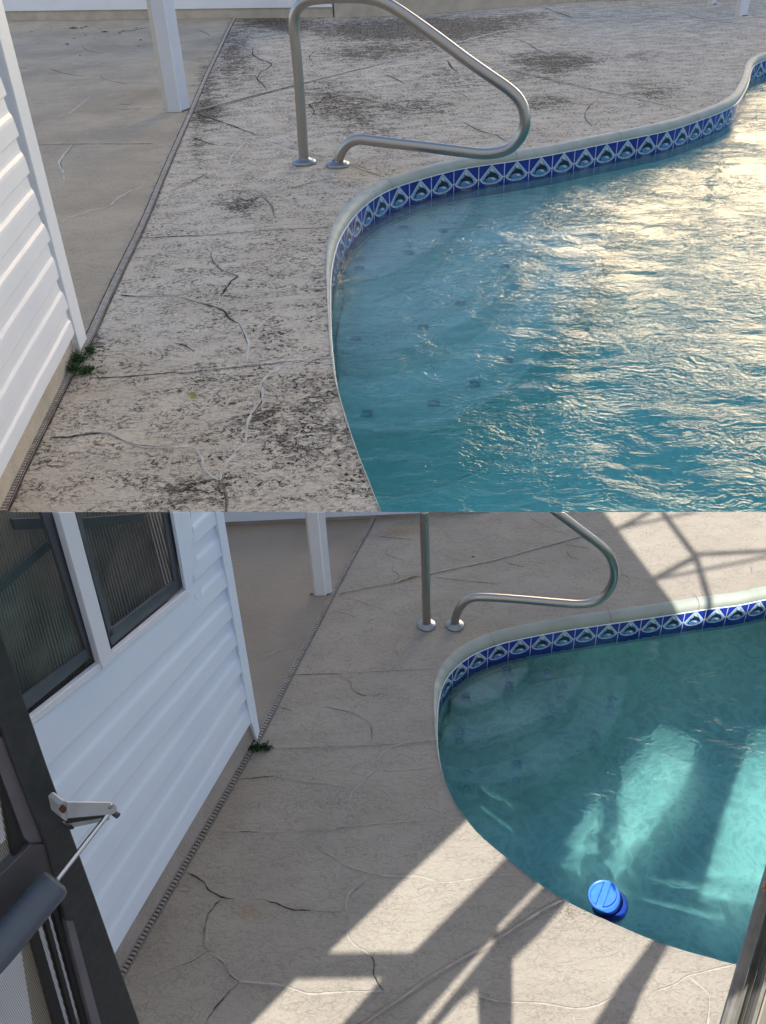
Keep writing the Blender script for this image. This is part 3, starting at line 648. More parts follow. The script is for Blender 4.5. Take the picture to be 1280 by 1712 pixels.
cracksB = [
 ([(488, 1128), (530, 1127), (570, 1126)], 1.5, D, .5), ([(570, 1126), (640, 1122), (730, 1118)], 1.2, Mq, .5), ([(570, 1126), (572, 1133), (585, 1140), (587, 1150), (600, 1158)], 2.0, Mq, 1), ([(590, 1155), (602, 1161), (614, 1163)], 2.2, D, 1), ([(614, 1163), (600, 1172), (590, 1181), (585, 1190)], 2.2, Lq, 1),
 ([(614, 1163), (640, 1160)], 1.2, Mq, 1), ([(542, 1182), (570, 1187), (587, 1191)], 1.8, D, 1), ([(587, 1191), (606, 1201), (620, 1212), (621, 1238)], 2.2, Mq, 1), ([(604, 1200), (622, 1214), (623, 1238)], 1.6, Lq, 1), ([(464, 1183), (478, 1185), (489, 1189)], 2.4, D, .6),
 ([(450, 1253), (540, 1249), (640, 1245), (736, 1238)], 1.5, Mq, .5), ([(500, 1252), (640, 1247), (736, 1240)], 1.0, Lq, .5),
 ([(690, 1240), (655, 1248), (636, 1264), (632, 1282), (620, 1292), (606, 1308), (588, 1325), (586, 1342), (590, 1360), (598, 1375)], 3.0, Lq, 1.5), ([(622, 1290), (604, 1310)], 1.3, D, 1),
 ([(400, 1303), (430, 1300), (455, 1298)], 1.9, D, .7), ([(455, 1298), (475, 1302), (515, 1309), (553, 1311)], 1.6, Mq, .8), ([(553, 1311), (566, 1320), (572, 1335)], 1.4, Lq, .8),
 ([(367, 1391), (432, 1391)], 1.3, Mq, .5), ([(400, 1390), (434, 1391)], 1.9, D, .5), ([(434, 1391), (550, 1387), (635, 1377), (742, 1367)], 1.4, Lq, .5), ([(500, 1389), (550, 1386)], 1.4, Mq, .5), ([(562, 1385), (580, 1383)], 1.9, D, .5), ([(580, 1383), (640, 1377)], 1.2, Mq, .5),
 ([(527, 1391), (529, 1408), (536, 1420), (555, 1430), (567, 1442)], 2.4, Lq, 1), ([(567, 1442), (595, 1452), (640, 1464), (700, 1465), (722, 1471), (745, 1475), (785, 1470), (815, 1464), (870, 1462)], 3.2, Lq, 1), ([(528, 1393), (531, 1412), (550, 1428)], 1.1, Mq, 1),
 ([(612, 1460), (605, 1477), (584, 1493), (578, 1515), (583, 1535), (580, 1560), (590, 1577), (612, 1592), (625, 1604)], 4.0, Lq, 1), ([(614, 1594), (625, 1606), (625, 1630), (636, 1650), (643, 1656)], 3.0, D, 1), ([(606, 1476), (590, 1490)], 1.2, D, 1),
 ([(311, 1458), (325, 1465), (340, 1475), (348, 1487), (360, 1495), (372, 1500), (392, 1503)], 3.2, D, 1), ([(370, 1502), (354, 1520), (345, 1536), (342, 1560)], 2.4, D, 1.5), ([(345, 1534), (341, 1558), (341, 1580), (350, 1592)], 3.2, Mq, 1.2), ([(348, 1540), (344, 1580)], 1.6, Lq, 1), ([(350, 1592), (372, 1607), (382, 1625), (402, 1641)], 3.2, Lq, 1), ([(362, 1602), (376, 1612), (384, 1630), (400, 1640)], 1.5, D, 1),
 ([(402, 1641), (450, 1645), (480, 1650), (520, 1661), (575, 1658), (640, 1657)], 4.0, Lq, 1), ([(400, 1642), (375, 1667), (352, 1695), (345, 1706)], 1.8, D, 1), ([(376, 1665), (356, 1688)], 2.6, D, 1), ([(342, 1594), (320, 1607), (300, 1615)], 1.5, D, 1), ([(300, 1615), (250, 1635)], 1.0, Mq, 1),
 ([(424, 1504), (445, 1504)], 1.2, Mq, 1), ([(443, 1505), (463, 1511), (486, 1520), (520, 1522)], 3.0, D, 1), ([(520, 1522), (555, 1525), (578, 1520)], 1.4, Mq, 1),
 ([(775, 1645), (785, 1657), (810, 1668), (840, 1675), (905, 1677), (960, 1686), (1000, 1680), (1030, 1662)], 3.4, Lq, .8), ([(956, 1690), (961, 1712), (962, 1740)], 4.0, Lq, .5), ([(1097, 1657), (1130, 1645), (1150, 1632), (1230, 1612)], 3.0, Lq, .8), ([(1150, 1632), (1182, 1660), (1185, 1690), (1180, 1730)], 5, Lq, 1),
 ([(945, 1503), (900, 1526), (830, 1571), (740, 1622), (640, 1690), (560, 1745)], 4.4, Lq, .3), ([(941, 1500), (896, 1522), (826, 1567), (736, 1618), (636, 1686), (556, 1741)], 1.0, Mq, .4), ([(949, 1508), (904, 1531), (834, 1576), (744, 1627), (644, 1695)], 0.9, Mq, .4),
 ([(565, 993), (620, 982), (680, 971)], 2.0, Mq, .8), ([(660, 975), (672, 971), (690, 965), (700, 963)], 2.6, D, 1), ([(700, 963), (760, 949), (830, 935), (900, 915), (985, 893), (1004, 890)], 2.2, Lq, .5), ([(700, 964), (830, 936), (985, 894)], 1.0, D, .5), ([(650, 914), (645, 925), (660, 932), (675, 937)], 1.2, Mq, 1), ([(658, 945), (655, 953), (667, 962), (663, 970)], 1.4, D, 1),
 ([(725, 965), (780, 971), (830, 976)], 1.2, D, .5), ([(843, 938), (855, 943), (876, 948)], 1.5, D, .6), ([(947, 920), (952, 930), (966, 935)], 2.0, D, .6), ([(885, 864), (910, 879), (947, 893)], 1.3, Mq, 1), ([(945, 910), (985, 917)], 1.5, D, .5), ([(940, 950), (966, 965)], 1.2, Mq, 1), ([(1037, 960), (1050, 965), (1054, 970)], 1.7, D, .5), ([(735, 923), (760, 935), (777, 938)], 1.2, Mq, 1), ([(555, 1022), (575, 1025), (594, 1031)], 1.6, Mq, .8),
 ([(580, 998), (615, 1011), (640, 1018)], 1.5, Mq, .5), ([(640, 1018), (700, 1031)], 1.2, Lq, .5), ([(630, 1028), (612, 1040), (608, 1056)], 2.2, Lq, 1), ([(608, 1058), (628, 1051)], 1.5, Lq, .6), ([(552, 1075), (565, 1067), (583, 1061)], 1.8, Lq, .8), ([(436, 1100), (460, 1090), (490, 1078)], 1.8, Lq, .8), ([(672, 1058), (660, 1080), (665, 1095), (668, 1112)], 1.4, Mq, 1), ([(625, 896), (690, 902)], 1.1, D, .6), ([(1140, 935), (1130, 960), (1150, 985)], 1.3, Lq, 1), ([(1085, 935), (1094, 920)], 1.3, Mq, .6), ([(1255, 945), (1258, 960)], 1.5, Mq, 1), ([(640, 1290), (720, 1285)], .9, Mq, 1),
]
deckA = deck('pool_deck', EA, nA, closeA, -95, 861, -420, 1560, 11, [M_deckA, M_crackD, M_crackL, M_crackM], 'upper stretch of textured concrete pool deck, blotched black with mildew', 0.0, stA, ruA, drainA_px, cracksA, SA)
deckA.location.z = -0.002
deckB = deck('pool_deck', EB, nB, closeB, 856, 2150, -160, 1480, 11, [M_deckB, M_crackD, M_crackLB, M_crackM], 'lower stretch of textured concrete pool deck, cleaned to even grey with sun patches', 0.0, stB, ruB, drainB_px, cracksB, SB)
# coping joints
def coping_joint(px, py, E, n2, s, root):
    p = G(px, py); i = nearest(E, p); mb = MB(); q = E[i]; n = n2[i]; t = UP.cross(n)
    prof = [(-0.085, 0.006), (-0.05, 0.0055), (-0.028, 0.002), (-0.014, -0.004), (-0.004, -0.015), (0.003, -0.030), (0.003, -0.055)]
    rows = [[q + n * a * s + UP * b * s + t * (w * s * .0022 + .006 * s * mnoise.noise(Vector((a * 40, px, 0)))) for w in (-1, 1)] for a, b in prof]
    mb.grid(rows); mb.build('coping_joint', [M_crackM], root)
for x, y in [(640, 300), (852, 250), (1015, 215), (1155, 188)]: coping_joint(x, y, EA, nA, SA, poolA)
for x, y in [(822, 1062), (1020, 1030), (1168, 1008)]: coping_joint(x, y, EB, nB, SB, poolB)
# yard beyond
mb = MB()
far = 60.0
yb = G(640, -95).y
mb.grid([[Vector((-far, yb, -.03)), Vector((far, yb, -.03))], [Vector((-far, far * 2, -.03)), Vector((far, far * 2, -.03))]])
mb.grid([[Vector((-far, -20, -.03)), Vector((-far, yb, -.03))], [Vector((G(-420, 200).x - 3, -20, -.03)), Vector((G(-420, 200).x - 3, yb, -.03))]])
mb.grid([[Vector((10, -20, -.03)), Vector((10, yb, -.03))], [Vector((far, -20, -.03)), Vector((far, yb, -.03))]])
tag(mb.build('yard_ground', [mat('yard_soil', (0.16, 0.17, 0.10), 0.95)]), 'dry grass yard around the pool deck', kind='structure')
mb = MB(); yn = G(640, 2150).y
mb.grid([[Vector((-5, -20, -.02)), Vector((10, -20, -.02))], [Vector((-5, yn, -.02)), Vector((10, yn, -.02))]])
tag(mb.build('patio_floor', [mat('patio_concrete', (0.3, 0.28, 0.25), 0.9)]), 'plain concrete floor at the house door', kind='structure')
# ------------------------------------------------------------------ drains
def drain(name, pl, wpx_ref, label, pitch, mats, ylim, far_plain):
    base, slot, side = mats
    c = crom(pl, 6); w = [G(p[0], p[1], 0.0) for p in c]
    w = resample(w, pitch)
    root = thing(name, label, 'drain', (w[0].x, w[0].y, 0))
    bmb = MB(); sl_ = MB(); rl = MB(); gr = MB()
    Wd = wpx_ref
    rows = []; r1 = []; r2 = []; g1 = []; g2 = []
    for i, p in enumerate(w):
        t = (w[min(i + 1, len(w) - 1)] - w[max(i - 1, 0)]).normalized(); n = Vector((-t.y, t.x, 0))
        if n.x > 0: n = -n                                       # n points left
        rows.append([p + n * Wd * .62 + UP * .0008, p - n * Wd * .62 + UP * .0008])
        r1.append([p + n * Wd * .60 + UP * .001, p + n * Wd * .58 + UP * .005, p + n * Wd * .42 + UP * .005, p + n * Wd * .40 + UP * .001])
        r2.append([p - n * Wd * .46 + UP * .001, p - n * Wd * .48 + UP * .0035, p - n * Wd * .52 + UP * .0035, p - n * Wd * .54 + UP * .001])
        j = 1 + .5 * mnoise.noise(Vector((i * .13, 0, 0)))
        g1.append([p - n * Wd * .5 + UP * .0022, p - n * Wd * (.62 + .2 * j) + UP * .0022]); g2.append([p + n * Wd * .6 + UP * .0023, p + n * Wd * (.64 + .22 * j) + UP * .0023])
        if i < len(w) - 1:
            hw = Wd * .36; c0 = p + t * pitch * .30; c1 = p + t * pitch * .96
            k = random.uniform(-.04, .04) * Wd
            zt = .0045 + random.uniform(-.0004, .0004)
            cell = [c0 + n * (hw + k), c0 - n * hw, c1 - n * hw, c1 + n * (hw + k)]
            sl_.prism([q + UP * .001 for q in cell], UP * zt)
    bmb.grid(rows); bo = part(bmb, 'slot_bed', [slot], root)
    rl.grid(r1); rl.grid(r2); part(rl, 'edge_rail', [base], root)
    so_ = part(sl_, 'slot_bars', [base], root); bevel(so_, pitch * .06, 1)
    if side: gr.grid(g1); gr.grid(g2, 0); part(gr, 'grime_edge', [side], root)
    return root
drain('deck_drain', drainA_px, 0.036, 'narrow slotted deck drain, dark with grime, edging the mildewed deck', 0.0195, (M_chan, M_black, M_brown), None, None)
drain('deck_drain', drainB_px, 0.0155, 'narrow slotted deck drain, pale and clean, edging the cleaned deck', 0.0098, (M_chanB, M_black, None), None, None)
for o in list(COL.objects):
    if o.parent and o.parent.name == 'deck_drain': clip(o, False, 0.004)
    if o.parent and o.parent.name == 'deck_drain.001': clip(o, True, 0.0)
# ------------------------------------------------------------------ hand rails
def rail(bases, pieces, label, keep_lower, tube_px, flange_px, zoff=0.0):
    (b1, b2) = bases; P1 = G(*b1); P2 = G(*b2)
    d = (P2 - P1); d.z = 0; d.normalize(); n = UP.cross(d)
    root = thing('hand_rail', label, 'handrail', (P1.x, P1.y, 0))
    r = tube_px * 0.5 * depth(P1) / F
    mb = MB()
    ends = []
    for pc in pieces:
        c = crom([(a, b) for a, b in pc], 5)
        w = [onplane(p[0], p[1], P1, n) for p in c]
        mb.tube(w, r, 20)
        ends.append(w)
    o = part(mb, 'tube', [M_steel], root, True)
    if keep_lower is not None: clip(o, keep_lower)
    for P in (P1, P2):
        mb = MB(); R_ = flange_px * 0.5 * depth(P1) / F; hgt = R_ * .30
        prof = [(R_, 0), (R_ * 1.0, hgt * .55), (R_ * .95, hgt * .8), (R_ * .8, hgt * .95), (r * 1.25, hgt * 1.25), (r * 1.02, hgt * 1.6)]
        rows = [[P + Vector((math.cos(a) * q, math.sin(a) * q, z)) for a in [2 * math.pi * j / 28 for j in range(28)]] for q, z in prof]
        mb.grid(rows, 0, True); part(mb, 'base_flange', [M_flange], root, True)
    return root
rail(((508.5, 273), (564.5, 277)), [[(508.5, 277), (506, 240), (503, 190), (499, 130), (495, 85), (491.5, 50), (492, 27), (500, 10), (516, 0), (545, -4), (590, -5), (622, -2), (645, 6), (665, 17), (700, 41), (740, 70), (780, 100), (820, 128), (850, 149), (867, 166), (876, 186), (877, 210), (869, 230), (853, 247), (832, 255), (805, 257), (770, 253), (720, 247), (660, 240), (620, 235), (600, 233), (586, 237), (574, 248), (567, 262), (564.5, 281)]],
     'brushed steel grab rail by the pool standing on the mildewed deck', False, 16.5, 39)
rail(((713, 1046), (760, 1046)), [[(713.5, 1050), (712, 1000), (711, 940), (709, 880), (708.5, 840)],
      [(915, 843), (930, 856), (950, 871), (982, 895), (1003, 911), (1018, 927), (1026, 947), (1026, 967), (1018, 986), (1004, 1001), (988, 1008), (965, 1010), (930, 1007.5), (890, 1004), (840, 1000), (810, 998.5), (792, 999), (778, 1005), (767, 1018), (761, 1035), (760, 1050)]],
     'brushed steel grab rail by the pool standing on the cleaned deck', True, 14, 31)
# ------------------------------------------------------------------ posts
def post(pts, tops, label, group, cap_y=None, mats=None, keep_lower=None, hgt=None, edge=True):
    """pts: ground pixels of visible corners, left to right"""
    P = [G(x, y) for x, y in pts]
    root = thing('patio_post', label, 'post', (P[1].x, P[1].y, 0), group)
    a, b, c, d = P if len(P) == 4 else (P[0], P[0].lerp(P[1], .15), P[1], P[2])
    back = (d - c); back.z = 0
    bc = b - c
    B2 = b + (d - c); 
    h = hgt or 3.2
    mb = MB()
    body = [b, c, d, B2]
    mb.prism(body, UP * h); o = part(mb, 'shaft', [M_post], root); bevel(o, 0.006 * (1 if keep_lower is False else .5), 2)
    if keep_lower is not None: clip(o, keep_lower)
    if edge:
        m2 = MB(); u = (b - c).normalized(); v = (d - c).normalized(); w = 7 * mpp(*pts[0])
        m2.prism([b + v * .012 * 1, b + u * w + v * .012, b + u * w + v * ((d - c).length * .9), b + v * ((d - c).length * .9)], UP * h)
        o2 = part(m2, 'side_channel', [M_postedge], root)
        if keep_lower is not None: clip(o2, keep_lower)
        m3 = MB(); cc = (b + c + d + B2) / 4
        m3.prism([cc + (q - cc) * 1.06 for q in (a, c, d, B2)], UP * .012 * (1 if keep_lower is False else .4)); part(m3, 'foot_gasket', [mat('post_foot', (0.13, 0.12, 0.11), 0.8)], root)
    # slim raised bead down the front corner
    m4 = MB(); t = (b - c).normalized(); q = c + t * (b - c).length * .04
    rr = (b - c).length * .05
    m4.tube([q + UP * .0, q + UP * h], rr, 8); o4 = part(m4, 'corner_bead', [M_white], root, True)
    if keep_lower is not None: clip(o4, keep_lower)
    return root
post([(275, 184), (281, 188.5), (303, 187.5), (318, 182)], None, 'white square patio post at the joint of the mildewed deck drain', None, keep_lower=False)
post([(519, 994), (526, 997), (545, 996), (556, 991)], None, 'white square patio post beside the clean drain, above the window wall', None, keep_lower=True)
post([(1231, 25), (1234, 27.5), (1240, 27.5), (1249, 26)], None, 'white enclosure post on the far deck near the top right corner', 'far enclosure posts', keep_lower=False)
post([(1187, 7.0), (1188.5, 8), (1192, 8), (1197, 7)], None, 'smaller white enclosure post farther back, left of the corner one', 'far enclosure posts', keep_lower=False)
# ------------------------------------------------------------------ far low walls
def lowwall(pA, pB, heights, label, keep_lower, end_px=None, mats=None, boards=True):
    A = G(*pA); B = G(*pB); d = (B - A).normalized(); n = Vector((-d.y, d.x, 0))
    if n.y < 0: n = -n
    root = thing('knee_wall', label, 'wall', (A.x, A.y, 0))
    h1, h2, dep = heights
    mb = MB(); mb.prism([A + n * .02, B + n * .02, B + n * dep, A + n * dep], UP * h1); o = part(mb, 'stucco_base', [mats[0]], root)
    mb = MB()
    if boards:
        z = h1
        mb.prism([A, B, B + n * dep * .9, A + n * dep * .9], UP * .0001)
        mb = MB()
        prof = [(.012, h1), (0, h1), (0, h1 + (h2 - h1) * .30), (.010, h1 + (h2 - h1) * .33), (.006, h1 + (h2 - h1) * .34), (-.002, h1 + (h2 - h1) * .35), (0, h2), (dep * .8, h2), (dep * .8, h1)]
        rows = [[Q + n * a + UP * z for a, z in prof] for Q in (A, B)]
        mb.grid(rows); mb.poly(rows[0]); mb.poly(rows[1])
        o2 = part(mb, 'white_board', [mats[1]], root)
        if keep_lower: clip(o2, True)
    if keep_lower: clip(o, True)
    return root
lowwall((-120, 36.5), (556, 29.5), (0.088 * 1.6, 1.2, .2), 'low white board wall on a stucco base behind the mildewed patio', False, mats=(M_plinth, M_white))
lowwall((559, 30), (700, 25.5), (0.27, .27, .2), 'bare stucco curb continuing right of the white board wall', False, mats=(M_plinth, M_white), boards=False)
lowwall((700, 25.5), (965, 3), (0.2, .2, .2), 'bare stucco curb running off to the top of the far deck', False, mats=(M_plinth, M_white), boards=False)
lowwall((966, 3), (1330, -6), (0.3, .9, .2), 'far low white wall behind the enclosure posts', False, mats=(M_plinth, M_white))
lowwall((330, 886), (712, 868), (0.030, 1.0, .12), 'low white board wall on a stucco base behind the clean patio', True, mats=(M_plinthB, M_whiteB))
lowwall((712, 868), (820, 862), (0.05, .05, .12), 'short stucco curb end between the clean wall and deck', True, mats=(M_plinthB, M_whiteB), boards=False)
# ------------------------------------------------------------------ siding walls
def siding(mb, lines, n, sc, prof=None):
    """lines: [(PL, PR)] lower edges bottom to top"""
    prof = prof or [(0.0, -.010), (0.0, .016), (.03, .0185), (.42, .0155), (.50, .0135), (.60, .0060), (.68, .0040), (1.0, .0010)]
    for (a, b), (c, d) in zip(lines, lines[1:]):
        NS = 24
        rows = []
        for k in range(NS + 1):
            t = k / NS; lo = a.lerp(b, t); hi = c.lerp(d, t)
            wob = 0.0007 * sc * mnoise.noise(lo * 2.3 / sc)
            rows.append([lo.lerp(hi, f) + n * (o * sc + wob * 3) for f, o in prof])
        mb.grid(rows)
# --- upper place, left wall
a0 = G(131, 592); a1 = G(10, 842); dA = (a1 - a0).normalized(); nWA = Vector((-dA.y, dA.x, 0))
if nWA.dot(G(500, 500) - a0) < 0: nWA = -nWA
LA = 3.2
wallA = thing('house_wall', 'white lap siding wall with corner trim beside the mildewed deck', 'wall', (a0.x, a0.y, 0))
WA = lambda x, y, off=0: onplane(x, y, a0, nWA, off)
tl = [(118, 559), (108, 515), (92, 465), (78, 402), (61, 352), (43, 290), (25, 228), (4, 160), (-18, 90), (-40, 15), (-60, -60)]
lines = []
for x, y in tl:
    p = WA(x, y); lines.append((p + dA * LA - dA * 0, p - dA * .0))
mb = MB(); siding(mb, lines, nWA, 1.0); o = part(mb, 'lap_siding', [M_white], wallA); clip(o, False)
mb = MB(); z0 = lines[0][1].z
mb.prism([a0 - nWA * .012 - dA * -.02, a0 + dA * LA - nWA * .012, a0 + dA * LA - nWA * .10, a0 - nWA * .10 + dA * .02], UP * (z0 + .02)); o = part(mb, 'stucco_base', [M_plinth], wallA); clip(o, False)
# corner trim: L shaped vinyl post, front face and return
c0 = WA(131, 588); tw = (G(150, 578) - G(131, 590)); tw.z = 0
ct = a0.copy(); cdir = -dA
tr_w = 0.15
mb = MB(); q0 = ct + nWA * .018 + dA * .012
q = [q0, q0 + cdir * tr_w, q0 + cdir * tr_w - nWA * .10, q0 + cdir * (tr_w - .012) - nWA * .10, q0 + cdir * (tr_w - .012) - nWA * .014, q0 - nWA * .014]
mb.prism([v + UP * .02 for v in q], UP * 3.2); o = part(mb, 'corner_trim', [M_white], wallA); clip(o, False); bevel(o, .003, 2)
# --- lower place, left wall with window
b0 = G(430, 1238); b1 = G(202, 1630); dB = (b1 - b0).normalized(); nWB = Vector((-dB.y, dB.x, 0))
if nWB.dot(G(700, 1300) - b0) < 0: nWB = -nWB
wallB = thing('house_wall', 'white lap siding wall, blue skylight painted in, with a two pane window beside the cleaned deck', 'wall', (b0.x, b0.y, 0))
WB = lambda x, y, off=0: onplane(x, y, b0, nWB, off)
XL = -40
def ln(x, y, s, xl=XL): return (WB(xl, y + (xl - x) * s), WB(x, y))
lb = [ln(415.5, 1206, -1.69), ln(410, 1162, -1.565), ln(403, 1117, -1.42), ln(395, 1073, -1.24), ln(387, 1027, -1.117), ln(376, 979, -1.005)]
SBW = 0.46
mb = MB(); siding(mb, lb, nWB, SBW)
xr = 318
lu = [ln(376, 979, -1.005, xr), ln(369, 925, -.97, xr), ln(361, 872, -.93, xr), ln(354, 820, -.9, xr)]
siding(mb, lu, nWB, SBW)
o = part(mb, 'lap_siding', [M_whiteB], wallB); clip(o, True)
# plinth
mb = MB(); e1 = WB(XL, 1206 + (XL - 415.5) * -1.69)
mb.prism([b0 - nWB * .008, b0 + dB * 1.4 - nWB * .008, b0 + dB * 1.4 - nWB * .05, b0 - nWB * .05], UP * (lb[0][1].z + .01)); 
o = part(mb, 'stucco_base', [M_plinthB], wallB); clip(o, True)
# trim
mb = MB()
def quad(mb, pts, off, th, m=0): mb.prism([WB(x, y, off) for x, y in pts], -nWB * th, m)
quad(mb, [(430, 1238), (418, 1202), (356, 830), (369, 830), (434, 1222)], .010, .009); 
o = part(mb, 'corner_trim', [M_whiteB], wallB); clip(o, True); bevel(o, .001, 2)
# apron board under the window
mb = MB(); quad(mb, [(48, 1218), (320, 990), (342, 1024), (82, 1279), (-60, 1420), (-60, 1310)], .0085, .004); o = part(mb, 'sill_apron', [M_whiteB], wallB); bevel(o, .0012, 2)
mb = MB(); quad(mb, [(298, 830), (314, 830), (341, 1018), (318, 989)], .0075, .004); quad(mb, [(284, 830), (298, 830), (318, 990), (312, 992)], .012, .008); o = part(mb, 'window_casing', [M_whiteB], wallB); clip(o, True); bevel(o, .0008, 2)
# window
M_sash = mat('dark_sash', (0.055, 0.065, 0.08), 0.35, var=(0.075, 0.085, 0.10), noise_scale=14)
M_track = mat('window_track', (0.02, 0.022, 0.03), 0.5)
M_frameB = mat('window_frame_paint', (0.62, 0.66, 0.74), 0.4)
mb = MB()
quad(mb, [(90, 830), (118, 830), (187, 1092), (192, 1101), (172, 1118), (168, 1108)], .016, .014)     # mullion
quad(mb, [(48, 1203), (168, 1107), (172, 1118), (52, 1214)], .013, .011); quad(mb, [(187, 1092), (313, 986), (317, 994), (190, 1102)], .013, .011)
quad(mb, [(-60, 1290), (48, 1203), (52, 1214), (-60, 1302)], .013, .011)
win = part(mb, 'window', [M_frameB], wallB); clip(win, True); bevel(win, .0012, 2)
m2 = MB(); quad(m2, [(112, 860), (121, 860), (178, 1085), (171, 1092)], .0168, .001); 
def pane(outl, rail_, rail2, nm):
    mb = MB(); mb.poly([WB(x, y, -.006) for x, y in outl])
    o = sub(mb, 'pane', [MG], win, wallB); clip(o, True)
    mb = MB()
    for r_ in rail_: quad(mb, r_, -.001, .006)
    o = sub(mb, 'sash', [M_sash], win, wallB); clip(o, True); bevel(o, .0008, 2)
    mb = MB(); quad(mb, rail2, .002, .003); o = sub(mb, 'track', [M_track], win, wallB); clip(o, True)
# insect screen over glass: fine grey weave that still reflects
MG = bpy.data.materials.new('screened_glass'); MG.use_nodes = True; nt = MG.node_tree; nt.nodes.clear()
o_ = N(nt, 'ShaderNodeOutputMaterial'); g_ = N(nt, 'ShaderNodeBsdfGlossy'); g_.inputs['Roughness'].default_value = .06; g_.inputs['Color'].default_value = (.8, .85, .9, 1)
t_ = N(nt, 'ShaderNodeBsdfTransparent'); t_.inputs['Color'].default_value = (.80, .80, .80, 1)
d_ = N(nt, 'ShaderNodeBsdfDiffuse'); d_.inputs['Color'].default_value = (.05, .055, .06, 1)
lw_ = N(nt, 'ShaderNodeLayerWeight'); lw_.inputs['Blend'].default_value = .5
m_ = N(nt, 'ShaderNodeMixShader'); nt.links.new(math_(nt, 'ADD', math_(nt, 'MULTIPLY', math_(nt, 'POWER', lw_.outputs['Facing'], 4.0), .35), .04), m_.inputs[0]); nt.links.new(t_.outputs[0], m_.inputs[1]); nt.links.new(g_.outputs[0], m_.inputs[2])
mm_ = N(nt, 'ShaderNodeMixShader'); mm_.inputs[0].default_value = .10; nt.links.new(m_.outputs[0], mm_.inputs[1]); nt.links.new(d_.outputs[0], mm_.inputs[2]); nt.links.new(mm_.outputs[0], o_.inputs['Surface'])
pane([(124, 830), (286, 830), (313, 990), (187, 1094)], [[(180, 1056), (298, 966), (303, 984), (187, 1080)], [(118, 830), (126, 830), (190, 1060), (184, 1068)], [(268, 830), (279, 830), (300, 968), (292, 976)]], [(187, 1083), (308, 985), (312, 990), (189, 1094)], 'r')
pane([(-60, 830), (94, 830), (168, 1108), (-60, 1292)], [[(-60, 1252), (36, 1166), (146, 1083), (151, 1100), (42, 1190), (-60, 1276)], [(60, 830), (84, 830), (160, 1082), (146, 1092)]], [(-60, 1284), (45, 1196), (160, 1103), (167, 1108), (48, 1204), (-60, 1290)], 'l')
for xs_ in ((281, 286, 311, 307), ):
    mb = MB(); quad(mb, [(280, 830), (286, 830), (313, 987), (308, 984)], .003, .006); o = sub(mb, 'track', [M_track], win, wallB); clip(o, True)
# room behind the glass: back panel, vertical blinds, deck chair arm
M_room = mat('room_dark', (0.05, 0.055, 0.056), 0.8, var=(0.22, 0.19, 0.15), noise_scale=11)
mb = MB(); q0 = b0 + dB * .04 - nWB * .16; q1 = b0 + dB * 1.75 - nWB * .16
mb.poly([q0, q1, q1 + UP * 1.9, q0 + UP * 1.9])
mb.poly([q0 + nWB * .15, q1 + nWB * .15, q1, q0]); o = part(mb, 'room_backing', [M_room], wallB); clip(o, True)
M_blind = mat('blind_slat', (0.28, 0.25, 0.22), 0.7, var=(0.055, 0.06, 0.06), noise_scale=6)
mb = MB()
x = -70.0; rb_ = random.Random(3)
while x < 268:
    yb_ = (1432 - .86 * x) / 1.232
    w_ = 2.6
    dx_ = (yb_ - 830) * .27
    quad(mb, [(x, 830), (x + w_, 830), (x + w_ + dx_, yb_), (x + dx_, yb_)], -.045 - .002 * rb_.random(), .001)
    x += 5.6 + rb_.uniform(-.6, .6)
o = part(mb, 'vertical_blind', [M_blind], wallB); clip(o, True)
mb = MB(); quad(mb, [(-60, 1012), (0, 975), (78, 905), (86, 916), (0, 992), (-60, 1036)], -.035, .006); quad(mb, [(120, 868), (240, 858), (240, 872), (124, 884)], -.035, .006); quad(mb, [(20, 868), (72, 866), (76, 884), (26, 886)], -.035, .006)
o = part(mb, 'room_rail', [mat('room_rail_dark', (0.05, 0.06, 0.07), .6)], wallB); clip(o, True)
# ------------------------------------------------------------------ screen door in the foreground
dr = ray(117, 1386); P0 = CP + dr * ((1.0 - CH) / dr.z)
hd = ray(2050, -245); hd.z = 0; hd.normalize(); nD = Vector((-hd.y, hd.x, 0))
if nD.dot(CP - P0) < 0: nD = -nD
DP = lambda x, y, off=0.0: onplane(x, y, P0, nD, off)
M_door = mat('dark_bronze_aluminium', (0.030, 0.033, 0.035), 0.38, bump=(90, .0006), var=(0.040, 0.044, 0.046), noise_scale=60, spec=0.45)
M_door2 = mat('dark_bronze_inner', (0.085, 0.08, 0.09), 0.42, var=(0.06, 0.058, 0.066), noise_scale=9)
M_track2 = mat('spline_black', (0.015, 0.015, 0.017), 0.5)
door = thing('screen_door', 'dark bronze screen door standing open at the lower left edge', 'door', (P0.x, P0.y, 0.0))
def dq(mb, pts, off, th, m=0): mb.prism([DP(x, y, off) for x, y in pts], -nD * th, m)
mb = MB(); dq(mb, [(-10, 1020), (0, 1050), (79, 1280), (159, 1500), (234, 1712), (262, 1790), (190, 1790), (165, 1709), (110, 1540), (76, 1411), (25, 1280), (-10, 1180)], .012, .045)
o = part(mb, 'stile', [M_door], door); bevel(o, .002, 2)
mb = MB(); dq(mb, [(-30, 1490), (0, 1464), (52, 1412), (77, 1411), (94, 1462), (0, 1552), (-30, 1580)], .008, .035); o = part(mb, 'cross_bar', [M_door2], door); bevel(o, .0015, 2)
mb = MB(); dq(mb, [(-10, 1225), (12, 1240), (76, 1410), (52, 1412), (40, 1400), (-10, 1265)], .004, .02)
dq(mb, [(110, 1540), (122, 1540), (190, 1790), (172, 1790)], .0135, .01); o = part(mb, 'inner_lip', [mat('inner_lip_grey', (0.15, 0.14, 0.155), .4, var=(0.11, 0.105, 0.12), noise_scale=18)], door)
mb = MB()
for (xa, xb, w, dxx) in ((96, 152, 5, 0), (84, 140, 5, 0), (70, 128, 4, 0), (22, 40, 3, 0)):
    pass
